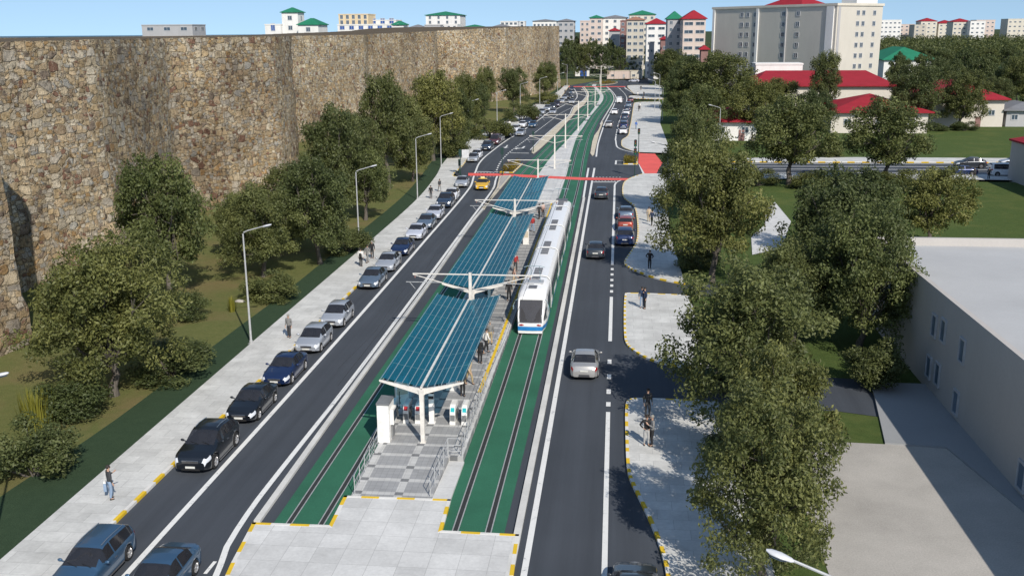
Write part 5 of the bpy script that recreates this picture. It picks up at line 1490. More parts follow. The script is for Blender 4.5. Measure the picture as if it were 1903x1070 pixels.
def car_proto(kind):
    K = KIND[kind]; L, W = K['L'], K['w']
    c0, c1, c2, c3 = K['cab']; s0, s1 = K['side']; pb = K['pil']
    ys = {L, L-.04, L-.08, L-.14, L-.20, L-.30, -L, -L+.04, -L+.10, -L+.25, c0, c1, c2, c3, s0, s1, pb + .04, pb - .04}
    for wc in (K['wf'], K['wb']):
        for d in (-.46, -.40, -.34, -.22, 0, .22, .34, .40, .46): ys.add(round(wc + d*(K['wr']/.33), 3))
    for y, _ in K['top']: ys.add(y)
    n = 9
    for i in range(n): ys.add(c1 + (c2-c1)*i/(n-1)); ys.add(c0 + (c1-c0)*i/4 if i < 5 else c2 + (c3-c2)*(i-5)/3)
    ys = sorted(ys, reverse=True)
    yy = [ys[0]]
    for y in ys[1:]:
        if yy[-1] - y > .012: yy.append(y)
    ys = yy
    def wid(y):
        a = abs(y)/L
        return W*(1 - .035*a*a - .20*max(0, (a-.80)/.20)**2.2)
    def zbot(y):
        z = .20 + .10*max(0, (abs(y)/L - .86)/.14)
        for wc in (K['wf'], K['wb']):
            r = K['wr']*1.17; d = abs(y-wc)
            if d < r: z = max(z, .02 + K['wr'] + math.sqrt(r*r - d*d)*.96 - .0)
        return z
    rows = []
    for y in ys:
        w = wid(y); b = interp(K['belt'], y); t = interp(K['top'], y); z0 = zbot(y)
        incab = c3 <= y <= c0
        if incab:
            k = min(1, max(0, (t - b - .06)/(interp(K['top'], -.5) - 1.0)))
            wr = w*.80*(1-k) + K['roofw']*k
        else: wr = w*.80
        zm = z0 + .5*(b - z0)
        g = t - b
        pts = [(0, max(z0, .2)), (w*.86, max(z0, .2) if z0 < .3 else z0), (w*.975, z0 + .05 if z0 < .4 else z0 + .01), (w, max(zm, z0 + .06)), (w*.996, max(b - .17, z0 + .08, zm + .01)), (w*.985, b - .06), (w*.935, b + .008 + .10*min(g, .1)), (wr*1.02, b + g*(.88 if incab else .62)), (wr*.86, b + g*.96), (0, t)]
        rows.append([(x, y, z) for x, z in pts])
    m = MB(); nr = len(rows[0]); N = 2*nr - 2
    tags = []
    vs = []
    for r in rows:
        full = r + [(-x, y, z) for x, y, z in r[-2:0:-1]]
        vs += full
    fs = []; mi = []
    for i in range(len(rows)-1):
        ym = (ys[i] + ys[i+1])/2
        for j in range(N):
            q = j if j < nr-1 else N-1-j
            f = (i*N + j, i*N + (j+1) % N, (i+1)*N + (j+1) % N, (i+1)*N + j)
            k = 0
            if q >= 7 and c1 < ym < c0 - .02: k = 1
            elif q >= 7 and c3 + .02 < ym < c2: k = 2
            elif q == 6 and s1 < ym < s0 and not (pb - .041 < ym < pb + .041): k = (9 if ym > pb else 10) if j == q else (11 if ym > pb else 12)
            elif q == 0: k = 4
            elif (q in (4, 5) and L - .46 < ym < L) or (q == 6 and L - .15 < ym < L): k = 5 if j == q else 6
            elif q in (4, 5) and -L + .03 < ym < -L + .24: k = 7 if j == q else 8
            fs.append(f); mi.append(k)
    fs.append(tuple(range(N))[::-1]); mi.append(0)
    fs.append(tuple((len(rows)-1)*N + j for j in range(N))); mi.append(0)
    root = bpy.data.objects.new({'suv': 'parked_car'}.get(kind, 'parked_car'), None); COL.objects.link(root)
    def sub(name, sel, mat, smooth=38, parent=root):
        q = MB(); used = {}
        for f, k in zip(fs, mi):
            if k in sel:
                for v in f: used.setdefault(v, len(used))
        vv = [None]*len(used)
        for v, i in used.items(): vv[i] = vs[v]
        q.add(vv, [tuple(used[v] for v in f)[::-1] for f, k in zip(fs, mi) if k in sel])
        return q.build(name, mat, parent, smooth=smooth)
    body = sub('body', (0,), PAINT0)
    sub('windscreen', (1,), M['car_glass'], 60); sub('rear_window', (2,), M['car_glass'], 60)
    for k in (9, 10, 11, 12): sub('side_window', (k,), M['car_glass'], 60)
    sub('underbody', (4,), M['car_under'])
    for k in (5, 6): sub('headlight', (k,), M['headlight'], 60)
    for k in (7, 8): sub('taillight', (k,), M['taillight'], 60)
    q = MB(); q.span(-W*.80, W*.80, K['wb'] - .5, K['wf'] + .5, .22, .62); q.build('wheel_well', M['car_under'], root)
    # cabin inside
    q = MB()
    for sy in (.05, -.85):
        for sx in (-.36, .36):
            q.box((sx, sy, .72), (.5, .5, .2)); q.box((sx, sy - .28, 1.0), (.48, .14, .6), 0, 0, .85)
    q.span(-.7, .7, c0 - .45, c0 - .1, .70, .92); q.build('seats', M['seat'], root)
    for wy in (K['wf'], K['wb']):
        for s in (-1, 1):
            r = K['wr']; x = s*(W - .10)
            t = MB(); prof = [(-.10, r*.62), (-.10, r*.90), (-.07, r), (.07, r), (.10, r*.92), (.10, r*.64)]
            t.loft([[(x + s*a, wy + rr*math.cos(u*PI/10), r + rr*math.sin(u*PI/10)) for u in range(20)] for a, rr in prof], caps=False)
            wh = t.build('wheel', M['tyre'], root, smooth=40)
            k = MB()
            k.loft([[(x + s*a, wy + rr*math.cos(u*PI/10), r + rr*math.sin(u*PI/10)) for u in range(20)] for a, rr in ((.085, r*.66), (.10, r*.63), (.06, r*.55))], caps=False)
            for u in range(5):
                a = u*2*PI/5 + .3
                k.bar((x + s*.085, wy, r), (x + s*.085, wy + r*.6*math.cos(a), r + r*.6*math.sin(a)), .07, .03)
            k.ball((x + s*.08, wy, r), (.03, .07, .07), 8, 5)
            k.build('rim', M['rim'], wh, smooth=40)
            d = MB(); d.loft([[(x + s*.03, wy + r*.62*math.cos(u*PI/8), r + r*.62*math.sin(u*PI/8)) for u in range(16)], [(x + s*.035, wy + r*.2*math.cos(u*PI/8), r + r*.2*math.sin(u*PI/8)) for u in range(16)]]); d.build('brake_disc', M['grille'], wh)
    zf = interp(K['belt'], L - .12); zr = interp(K['belt'], -L + .12)
    for s in (-1, 1):
        mr = MB(); zb = interp(K['belt'], c0 - .35) + .07
        mr.ball((s*(W + .10), c0 - .42, zb + .04), (.11, .06, .075), 10, 6); mr.bar((s*(W - .08), c0 - .40, zb - .01), (s*(W + .06), c0 - .41, zb + .01), .05, .04)
        mr.build('mirror', PAINT0, root, smooth=60)
        fl = MB(); fl.ball((s*W*.66, L - .06, .40), (.12, .06, .05), 8, 5); fl.build('fog_light', M['headlight'], root, smooth=50)
        dh = MB(); 
        for yh in (pb + .12, pb - .85): dh.span(s*(W*.985), s*(W*.985 + .03), yh - .18, yh, interp(K['belt'], yh) - .17, interp(K['belt'], yh) - .13)
        dh.build('door_handle', M['chrome'], root)
        sl = MB(); sl.span(s*(W*.93), s*(W*1.0 + .006), K['wb'] + .48, K['wf'] - .48, .20, .27); sl.build('side_skirt', M['grille'], root)
    g = MB(); g.loft([[(x*W, L + .015 - .10*(x*x), zf - .03 - .05*abs(x)), (x*W, L + .025 - .10*(x*x), zf - .19 + .03*abs(x))] for x in (-.44, -.2, 0, .2, .44)], closed=False, caps=False)
    g.build('grille', M['grille'], root)
    ch = MB(); ch.tube([(x*W, L + .03 - .10*(x*x), zf - .03 - .05*abs(x)) for x in (-.44, -.2, 0, .2, .44)], .018, 5); ch.build('grille_trim', M['chrome'], root)
    bp = MB(); bp.loft([[(x*W, L + .0 - .10*(x*x) + .02, .36), (x*W, L - .10*(x*x) + .03, .26)] for x in (-.5, -.2, .2, .5)], closed=False, caps=False); bp.build('air_intake', M['car_under'], root)
    for yy_, z in ((L + .035, .44), (-L - .03, zr - .16 if kind != 'suv' else .75)):
        p = MB(); p.box((0, yy_, z), (.50, .014, .11)); p.build('number_plate', M['plate'], root)
    rb = MB(); rb.loft([[(x*W, -L - .015 + .10*(x*x), .46), (x*W, -L - .02 + .10*(x*x), .30)] for x in (-.7, -.3, .3, .7)], closed=False, caps=False); rb.build('rear_bumper', M['grille'], root)
    wp = MB()
    for s in (.05, -.55): wp.bar((s, c0 + .01, interp(K['top'], c0) + .015), (s + .45, c0 - .12, interp(K['top'], c0 - .12) + .03), .02, .015)
    wp.build('wiper', M['black_plastic'], root)
    if kind in ('suv', 'wagon'):
        for s in (-1, 1):
            rr = MB(); rr.tube([(s*K['roofw']*.88, y, interp(K['top'], y) + .03) for y in (.1, -.4, -.9, c2 + .05)], .02, 5); rr.build('roof_rail', M['chrome'], root)
    return root
CARS = {}
def car(kind, col, x, y, facing, label, cat='car', group=None, name='parked_car', tilt=0.0, mode='front'):
    """facing 'n' looks towards the camera's far side, 's' towards the viewer; y is the end nearest the viewer"""
    if kind not in CARS:
        CARS[kind] = car_proto(kind)
    K = KIND[kind]
    yc = y + K['L'] if mode == 'front' else y
    rz = (PI if facing == 's' else 0.0) + tilt
    src = CARS[kind]
    c = dup(src, (x, yc, 0.005), rz, label, group, None, {PAINT0.name: CP[col]})
    c.name = name; c['category'] = cat
    return c
def heading(line, y): return math.atan2(-(line(y+4) - line(y-4)), 8.0)
GP = 'cars parked along the left kerb'
LEFT = [
 ('suv', 'black', 357, 883, 'black off-road car parked first in line after the gap at the left kerb'),
 ('sedan', 'black', 440, 790, 'black saloon with a shiny chrome grille parked behind the black off-road car'),
 ('sedan', 'navy', 520, 722, 'navy blue saloon parked between the black saloon and a silver hatchback'),
 ('hatch', 'silver', 577, 660, 'silver hatchback parked just behind the first navy saloon'),
 ('hatch', 'silver', 617, 612, 'silver grey hatchback parked last before the empty stretch of yellow kerb'),
 ('sedan', 'bluegrey', 692, 540, 'steel blue saloon parked first beyond the empty stretch of yellow kerb'),
 ('sedan', 'silver', 722, 508, 'silver saloon parked next to three people on the left pavement'),
 ('sedan', 'navy', 748, 478, 'navy saloon with bright headlights between two silver saloons at the left kerb'),
 ('sedan', 'lilac', 767, 448, 'pale lilac saloon parked behind the navy saloon with bright headlights'),
 ('sedan', 'bluegrey', 790, 428, 'grey blue saloon parked between two pale saloons'),
 ('sedan', 'lilac', 807, 410, 'pale saloon parked in front of the dark blue off-road car'),
 ('suv', 'darkblue', 820, 388, 'dark blue off-road car parked before a white saloon'),
 ('sedan', 'white', 843, 375, 'white saloon parked second before the red crossing on the left'),
 ('sedan', 'silver', 852, 350, 'silver saloon parked closest to the red crossing, beside the traffic light'),
 ('hatch', 'silver', 876, 303, 'silver hatchback parked first beyond the red crossing'),
 ('hatch', 'white', 886, 296, 'white hatchback parked second beyond the red crossing'),
 ('suv', 'darkblue', 900, 281, 'dark blue off-road car parked beyond the red crossing next to the person in blue'),
 ('van', 'maroon', 910, 270, 'maroon van parked behind the dark blue off-road car'),
 ('sedan', 'champagne', 925, 265, 'champagne saloon parked beyond the maroon van'),
 ('sedan', 'dark', 938, 255, 'dark grey saloon parked by the two people in white'),
 ('wagon', 'white', 953, 246.5, 'white estate car parked opposite the moving silver saloon'),
 ('hatch', 'white', 965, 238, 'white hatchback parked opposite the moving blue saloon'),
 ('sedan', 'darkblue', 975, 232, 'dark saloon parked beside the moving blue saloon'),
 ('van', 'maroon', 983, 223, 'dull red van parked in the far part of the left row'),
 ('sedan', 'bluegrey', 993, 219, 'grey saloon parked behind the dull red van'),
 ('hatch', 'silver', 1000, 213.5, 'silver hatchback parked far along the left row before two off-road cars'),
 ('suv', 'silver', 1009, 207.5, 'silver off-road car parked near the far end of the left row'),
 ('suv', 'dark', 1019, 203.5, 'dark off-road car parked behind the far silver off-road car'),
 ('van', 'purple', 1031, 199.5, 'dark purple van parked last before the far bay'),
 ('sedan', 'silver', 1043, 192, 'silver saloon parked at the kerb of the far bay'),
 ('sedan', 'silver', 1048, 186, 'second silver saloon at the kerb of the far bay'),
]
def pxcar(k, col, px, py, f, lab, line, dx=None, **kw):
    x, y = G(px, py)
    if dx is not None: x = line(y + 2.2) + dx
    return car(k, col, x, y, f, lab, tilt=heading(line, y + 2.2), **kw)
for k, col, px, py, lab in LEFT:
    Y = G(px, py)[1]
    pxcar(k, col, px, py, 's', lab, L_park, -1.25 if Y < 300 else None, group=GP)
for k, col, px, py, lab in (('sedan', 'silver', 1062, 194, 'silver saloon standing at the near end of the far parking bay'), ('suv', 'dark', 1060, 184, 'dark off-road car in the middle of the far parking bay'), ('sedan', 'bluegrey', 1061, 176, 'grey blue saloon in the far parking bay'), ('sedan', 'darkblue', 1062, 169, 'dark car at the far end of the far parking bay')):
    pxcar(k, col, px, py, 's', lab, L_park2, None, group=GP)
car('wagon', 'blue', -21.05, 34.6, 's', 'blurred blue estate car parked at the left kerb at the bottom edge', group=GP, mode='c')
MV = 'cars driving on the carriageways'
car('sedan', 'blue', -17.75, 33.7, 's', 'blurred blue saloon driving in the lane at the bottom left edge', name='moving_car', group=MV, mode='c')
pxcar('sedan', 'taxi', 893, 355, 's', 'yellow taxi driving towards the viewer before the red crossing', L_park, None, cat='taxi', name='taxi')
pxcar('sedan', 'silver', 966, 254, 's', 'silver saloon driving in the left carriageway beyond the turn arrow', L_park, None, name='moving_car', group=MV)
pxcar('sedan', 'blue', 989, 238, 's', 'blue saloon driving in the left carriageway behind the silver one', L_park, None, name='moving_car', group=MV)
pxcar('hatch', 'silver', 1027, 213, 's', 'small silver hatchback driving far up the left carriageway', L_park, None, name='moving_car', group=MV)
pxcar('sedan', 'champagne', 1085, 709, 'n', 'silver saloon driving away, nearest car on the right carriageway', L_rdash, None, name='moving_car', group=MV)
pxcar('sedan', 'dark', 1106, 484, 'n', 'dark hatch tailed car with a pale plate driving away beside the tram', L_rdash, None, name='moving_car', group=MV)
pxcar('sedan', 'dark', 1117, 372, 'n', 'dark grey car waiting at the stop line of the red crossing', L_rdash, None, name='moving_car', group=MV)
pxcar('hatch', 'champagne', 1131, 238, 'n', 'silver hatchback driving away beyond the right junction', L_rdash2, None, name='moving_car', group=MV)
pxcar('hatch', 'white', 1142, 213.5, 'n', 'small white hatchback driving away behind a white van', L_rdash2, None, name='moving_car', group=MV)
pxcar('van', 'white', 1151, 192.5, 'n', 'white van driving away near the far bend', L_rdash2, None, cat='van', name='moving_van', group=MV)
car('sedan', 'dark', 1.0, 34.3, 'n', 'dark car whose roof shows at the bottom edge beside the right kerb', group='cars parked along the right kerb', mode='c')
RP = 'cars parked along the right kerb'
for k, col, px, py, lab in (('suv', 'navy', 1161, 459, 'navy off-road car at the head of three cars parked in the right bay'), ('hatch', 'red', 1162, 430.5, 'orange red hatchback parked between a navy and a pale blue car'), ('sedan', 'bluegrey', 1163, 411, 'pale blue saloon parked third in the right bay'),
    ('sedan', 'white', 1158, 250.5, 'white saloon parked first beyond the right junction'), ('suv', 'navy', 1159, 240.5, 'navy off-road car parked second beyond the right junction'), ('sedan', 'bluegrey', 1160, 232, 'grey blue saloon parked third beyond the right junction'),
    ('suv', 'darkblue', 1161.5, 224, 'dark blue off-road car parked fourth beyond the right junction'), ('sedan', 'white', 1164, 215, 'white saloon parked fifth beyond the right junction'), ('hatch', 'darkblue', 1165.5, 208, 'dark hatchback parked sixth beyond the right junction'),
    ('suv', 'bluegrey', 1168, 201, 'grey off-road car parked next to the far reddish car'), ('hatch', 'maroon', 1172, 191, 'reddish hatchback parked last in the far right row')):
    pxcar(k, col, px, py, 'n', lab, L_rdash2 if py < 300 else L_rdash, None, group=RP)
x, y = G(1178, 153); car('sedan', 'lilac', x, y, 'n', 'silver car turning at the roundabout before the site cabins', tilt=PI/2, mode='c', name='moving_car', group=MV)
for k, col, px, py, lab, nm in (('suv', 'dark', 1802, 312, 'grey off-road car on the cross street at the right', 'parked_car'), ('sedan', 'navy', 1785, 325, 'dark blue saloon on the cross street at the right', 'parked_car'), ('van', 'white', 1868, 327, 'white van on the cross street by the right edge', 'parked_van'), ('wagon', 'silver', 1885, 307, 'silver car half hidden behind the white van', 'parked_car')):
    x, y = G(px, py); car(k, col, x, y, 'n', lab, tilt=PI/2 if nm != 'parked_van' else -PI/2, mode='c', name=nm, cat='van' if k == 'van' else 'car')
# taxi roof sign
for o in list(bpy.data.objects):
    if o.name.startswith('taxi') and o.type == 'EMPTY':
        t = MB(); t.box((0, -.25, 1.54), (.62, .22, .17), 0, 0, .85); t.build('roof_sign', M['taxi_sign'], o)
for p in CARS.values():          # the patterns themselves stay out of the street
    for ch in list(p.children_recursive) + [p]: bpy.data.objects.remove(ch)
# ================================================================ people
CLO = {k: plain('cloth_' + k, c, 0.85, var=0.15, vs=9) for k, c in dict(black=(.016, .016, .018), dark=(.045, .047, .052), grey=(.20, .20, .20), lightgrey=(.38, .38, .38), white=(.72, .71, .69), navy=(.02, .035, .075), blue=(.03, .12, .42),
    jeans=(.22, .30, .42), khaki=(.36, .29, .17), pink=(.55, .35, .28), red=(.35, .03, .03), beige=(.50, .40, .28), green=(.03, .12, .11)).items()}
SKIN = plain('skin', (.52, .33, .24), .6); HAIR = plain('hair', (.025, .02, .017), .7); HAIRG = plain('hair_grey', (.25, .24, .22), .7)
SHOE = plain('shoe_leather', (.02, .018, .016), .5)
J0 = plain('cloth_jacket', (.5, .5, .5)); T0 = plain('cloth_trousers', (.3, .3, .3)); H0 = plain('hair_base', (.03, .03, .03))
def skin_obj(name, pts, edges, radii, mat, parent, levels=1):
    me = bpy.data.meshes.new(name); me.from_pydata(pts, edges, []); me.update()
    o = bpy.data.objects.new(name, me); COL.objects.link(o)
    md = o.modifiers.new('skin', 'SKIN'); md.use_smooth_shade = True
    if not me.skin_vertices: return o
    for v, r in zip(me.skin_vertices[0].data, radii): v.radius = (r, r) if not isinstance(r, tuple) else r
    me.skin_vertices[0].data[0].use_root = True
    sb = o.modifiers.new('sub', 'SUBSURF'); sb.levels = levels; sb.render_levels = levels
    dg = bpy.context.evaluated_depsgraph_get()
    n = bpy.data.meshes.new_from_object(o.evaluated_get(dg)); n.name = name
    o.modifiers.clear(); o.data = n; bpy.data.meshes.remove(me)
    n.materials.clear(); n.materials.append(mat)
    n.polygons.foreach_set('use_smooth', [True]*len(n.polygons))
    o.parent = parent
    return o
def person_proto(pose):
    root = bpy.data.objects.new('person', None); COL.objects.link(root)
    lean = .06 if pose == 'walk' else 0
    sh = {1: Vector((.185, -lean, 1.42)), -1: Vector((-.185, -lean, 1.42))}
    st = .17 if pose == 'walk' else .03
    leg = {}
    for s in (1, -1):
        f = -st*s
        leg[s] = [Vector((s*.09, 0, .90)), Vector((s*.10, f*.75 - .03, .49)), Vector((s*.105, f*1.25 + (.06 if f > 0.05 else .02), .09)), Vector((s*.12, f*1.25 - .13, .035))]
    arm = {}
    for s in (1, -1):
        if pose == 'phone' and s == 1: arm[s] = [sh[s], Vector((.25, -.04, 1.15)), Vector((.12, -.27, 1.27)), Vector((.08, -.31, 1.33))]
        elif pose == 'hip': arm[s] = [sh[s], Vector((s*.36, .05, 1.17)), Vector((s*.19, -.05, 1.0)), Vector((s*.14, -.10, .97))]
        elif pose == 'walk': arm[s] = [sh[s], Vector((s*.24, s*.10, 1.14)), Vector((s*.25, s*.16 - .10, .92)), Vector((s*.25, s*.20 - .16, .85))]
        else: arm[s] = [sh[s], Vector((s*.235, .02, 1.14)), Vector((s*.245, -.05, .89)), Vector((s*.245, -.075, .81))]
    # body: pelvis, belly, chest, neck, head, limbs, fingers
    P = [Vector((0, 0, .94)), Vector((0, -.01, 1.12)), Vector((0, -lean*.8, 1.32)), Vector((0, -lean, 1.47)), Vector((0, -lean - .005, 1.53)), Vector((0, -lean - .02, 1.63)), Vector((0, -lean - .01, 1.73))]
    E_ = [(i, i+1) for i in range(6)]; Rr = [(.10, .075), (.09, .07), (.115, .08), .048, (.065, .072), (.082, .098), (.055, .065)]
    for s in (1, -1):
        i = len(P); P += leg[s]; Rr += [.062, .046, .036, .034]; E_ += [(0, i), (i, i+1), (i+1, i+2), (i+2, i+3)]
        i = len(P); P += arm[s]; Rr += [.042, .034, .026, .032]; E_ += [(2, i), (i, i+1), (i+1, i+2), (i+2, i+3)]
        h = arm[s][3]; d = (arm[s][3] - arm[s][2]).normalized(); side = d.cross(Vector((s, 0, 0))); side = side.normalized() if side.length > .1 else Vector((0, 1, 0))
        for k, (o, l) in enumerate(((-.026, .075), (-.009, .085), (.009, .080), (.026, .062))):
            j = len(P); b = h + side*o + d*.02; P += [b + d*l*.5, b + d*l + Vector((-s*.018, 0, 0))]; Rr += [.0095, .008]; E_ += [(i+3, j), (j, j+1)]
        j = len(P); P += [h - side*.04 - d*.005, h - side*.052 + d*.03]; Rr += [.011, .009]; E_ += [(i+3, j), (j, j+1)]
    body = skin_obj('body', P, E_, Rr, SKIN, root)
    nose = None
    # jacket, trousers, shoes, hair
    JP = [Vector((0, 0, .82)), Vector((0, -.01, 1.1)), Vector((0, -lean*.8, 1.32)), Vector((0, -lean, 1.445))]
    JR = [(.165, .13), (.15, .12), (.175, .128), .075]; JE = [(0, 1), (1, 2), (2, 3)]
    for s in (1, -1):
        i = len(JP); w = arm[s][1].lerp(arm[s][2], .93); JP += [arm[s][0], arm[s][1], w]; JR += [.072, .056, .042]; JE += [(2, i), (i, i+1), (i+1, i+2)]
    skin_obj('jacket', JP, JE, JR, J0, root)
    TP = [Vector((0, 0, 1.0)), Vector((0, 0, .90))]; TR_ = [(.13, .10), (.150, .12)]; TE = [(0, 1)]
    for s in (1, -1):
        i = len(TP); TP += [leg[s][0] + Vector((0, 0, -.06)), leg[s][1], leg[s][2] + Vector((0, 0, .0))]; TR_ += [.098, .074, .060]; TE += [(1, i), (i, i+1), (i+1, i+2)]
        q = skin_obj('shoe', [leg[s][2] + Vector((0, .05, -.045)), leg[s][2] + Vector((0, -.05, -.045)), leg[s][3] + Vector((0, -.02, 0))], [(0, 1), (1, 2)], [(.045, .04), (.05, .045), (.042, .03)], SHOE, root)
    skin_obj('trousers', TP, TE, TR_, T0, root)
    h = MB(); c = P[5] + Vector((0, .018, .03)); h.ball(tuple(c), (.094, .108, .108), 12, 8)
    h.v = [v for v in h.v]; h.build('hair', H0, root, smooth=80)
    f = MB(); hc = P[5]
    f.ball((hc.x, hc.y - .098, hc.z - .012), (.013, .018, .022), 6, 4); f.build('nose', SKIN, root, smooth=80)
    for s in (-1, 1):
        e = MB(); e.ball((hc.x + s*.034, hc.y - .086, hc.z + .012), (.014, .008, .009), 6, 4); e.build('eye', HAIR, root, smooth=80)
        e = MB(); e.ball((hc.x + s*.085, hc.y + .005, hc.z - .005), (.012, .022, .032), 6, 4); e.build('ear', SKIN, root, smooth=80)
    mo = MB(); mo.ball((hc.x, hc.y - .085, hc.z - .048), (.024, .008, .006), 6, 4); mo.build('mouth', CLO['red'], root, smooth=80)
    return root
PEO = {}
def person(px, py, rz, pose, jac, tro, label, z=0.13, hair=HAIR, h=1.0, group='people on the pavements', at=None):
    if pose not in PEO: PEO[pose] = person_proto(pose)
    x, y = at if at else G(px, py, z)
    return tag(dup(PEO[pose], (x, y, z), R_(rz), label, group, (h, h, h), {J0.name: CLO[jac], T0.name: CLO[tro], H0.name: hair}), None, 'person')
PL = 'people waiting on the platform'
person(207, 927, 138, 'phone', 'dark', 'jeans', 'person in a dark jacket and pale jeans walking on the near left pavement')
person(538, 627, -15, 'stand', 'grey', 'dark', 'person in a grey waistcoat standing beside the parked silver hatchback', hair=HAIRG)
person(671, 495, 170, 'stand', 'white', 'black', 'person in a white shirt with a black backpack on the left pavement')
person(683, 488, 150, 'walk', 'grey', 'grey', 'person in grey in the middle of the group of three on the left pavement')
person(692, 480, 5, 'stand', 'black', 'black', 'person all in black at the right of the group of three on the left pavement', hair=HAIRG)
person(801, 369, 10, 'stand', 'black', 'dark', 'person in black on the left pavement beside the dark blue off-road car')
person(817, 356, 40, 'walk', 'dark', 'grey', 'person in dark clothes on the left pavement just before the white saloon')
person(868, 287, 170, 'stand', 'blue', 'black', 'person in a bright blue top beyond the left traffic lights')
person(914, 262, 60, 'walk', 'white', 'black', 'person in white, left of two, beside the champagne saloon')
person(919.5, 259, 10, 'stand', 'dark', 'grey', 'person in dark clothes, right of two, beside the champagne saloon')
person(941, 241, 30, 'walk', 'white', 'black', 'person in white near the white estate car on the left pavement')
person(947, 238, 200, 'stand', 'white', 'grey', 'second person in white by the white hatchback on the left pavement')
person(995, 204.5, 0, 'stand', 'grey', 'black', 'person in grey far along the left pavement')
person(1050, 176, 0, 'walk', 'dark', 'dark', 'person in dark clothes at the far end of the left pavement')
person(1052, 163, 90, 'walk', 'dark', 'black', 'left one of two people at the far crossing by the stone wall', at=(-21.2, 402), z=.02)
person(1055, 163, 95, 'stand', 'navy', 'dark', 'right one of two people at the far crossing by the stone wall', at=(-20.2, 402.5), z=.02)
person(1201, 827, 10, 'hip', 'black', 'lightgrey', 'person in a black top and pale trousers on the near right pavement')
person(1211, 828, -70, 'phone', 'grey', 'black', 'person in a grey coat embracing another on the near right pavement', hair=HAIRG)
person(1203, 775, 20, 'stand', 'dark', 'dark', 'person in a dark jacket standing behind the couple on the near right pavement')
person(1192.5, 572, 10, 'phone', 'navy', 'jeans', 'person in a navy top and light blue jeans on the middle right pavement')
person(1198, 573.5, -60, 'stand', 'navy', 'black', 'person in a navy jacket and black trousers beside the one in light jeans')
person(1207, 499, 160, 'hip', 'black', 'black', 'person in black carrying dark bags where the right bay ends')
person(1211, 419, 150, 'walk', 'navy', 'black', 'person in a navy jacket walking beside the three cars of the right bay')
person(1205.5, 412, 170, 'stand', 'beige', 'khaki', 'person in a beige coat beside the navy jacket walker')
person(1182, 240, 170, 'walk', 'blue', 'jeans', 'person in bright blue beyond the right junction')
person(1187, 207, 150, 'walk', 'dark', 'black', 'person in dark clothes on the far right pavement, nearest of a pair')
person(1189, 203, 20, 'stand', 'white', 'black', 'person in a pale top on the far right pavement behind a dark one')
person(1195, 189, 10, 'stand', 'black', 'black', 'lone person in black at the edge of the first far driveway')
person(1185, 180, 30, 'walk', 'white', 'grey', 'person in white on the strip between the far driveways')
person(1196.5, 180, 30, 'stand', 'black', 'dark', 'person in black on the strip between the far driveways')
person(1191, 168, 0, 'stand', 'black', 'black', 'farthest person in black on the right pavement')
person(1551, 323, 30, 'stand', 'black', 'black', 'person in black on the cross street pavement behind the trees')
person(1810, 333, 200, 'stand', 'dark', 'black', 'left one of two dark figures beside the cross street cars')
person(1837, 333, 160, 'stand', 'black', 'black', 'right one of two dark figures beside the cross street cars')
for px, py, rz, po, j, t_, hr, lab in (
 (860, 736, 170, 'stand', 'dark', 'black', HAIR, 'person in dark trousers under the right wing of the near canopy'),
 (872, 714, 60, 'walk', 'beige', 'khaki', HAIR, 'person in khaki trousers at the canopy edge by the yellow line'),
 (892, 675, 165, 'stand', 'black', 'black', HAIR, 'person all in black waiting on the platform'),
 (903, 656, 120, 'walk', 'white', 'black', HAIR, 'person in a white shirt and black trousers on the platform'),
 (911, 640, 190, 'stand', 'grey', 'khaki', HAIRG, 'person in a grey shirt and khaki trousers, last before the tram'),
 (946, 559, 10, 'stand', 'black', 'black', HAIR, 'person in black on the platform beside the tram front'),
 (955, 532, 100, 'walk', 'pink', 'beige', HAIRG, 'person in a pink coat beside the second tram window group'),
 (958, 505, 20, 'stand', 'red', 'dark', HAIR, 'person in red behind the pink coat on the platform'),
 (990, 431, 200, 'walk', 'red', 'jeans', HAIR, 'person in a red top sitting down at the canopy edge, far along the platform'),
 (1002, 407, 150, 'walk', 'dark', 'black', HAIR, 'person in dark clothes near the far end of the tram'),
 (1009, 404, 30, 'stand', 'pink', 'black', HAIR, 'person in a salmon coat near the far end of the tram'),
 (816, 722, 20, 'stand', 'black', 'black', HAIR, 'person in black in the shade under the near canopy')):
    person(px, py, rz, po, j, t_, lab, PZ, hr, 1.0, PL)
def shoulder_bag():
    x, y = G(204, 926, .13); o = thing('shoulder_bag', 'white and blue bag hanging beside the person on the near left pavement', 'bag', (x - .16, y + .02, .13), R_(20))
    m = MB(); m.box((0, 0, .62), (.14, .36, .40), 0, 0, .85); m.build('bag', CLO['jeans'], o)
    m = MB(); m.box((0, 0, .875), (.11, .30, .10), 0, 0, .8); m.build('flap', CLO['white'], o)
    m = MB(); m.tube([(0, -.13, .9), (.02, -.08, 1.2), (.05, 0, 1.32), (.02, .08, 1.2), (0, .13, .9)], .012, 5); m.build('strap', CLO['white'], o)
shoulder_bag()
def backpack():
    x, y = G(671, 495, .13); o = thing('backpack', 'black backpack worn by the person in a white shirt', 'backpack', (x + .02, y - .16, 1.22), R_(170))
    m = MB(); m.ball((0, 0, 0), (.15, .09, .22), 10, 7); m.build('bag', CLO['black'], o, smooth=70)
    m = MB(); m.ball((0, -.09, -.06), (.10, .04, .10), 8, 5); m.build('pocket', CLO['dark'], o, smooth=70)
backpack()
for p in PEO.values():
    for ch in list(p.children_recursive) + [p]: bpy.data.objects.remove(ch)

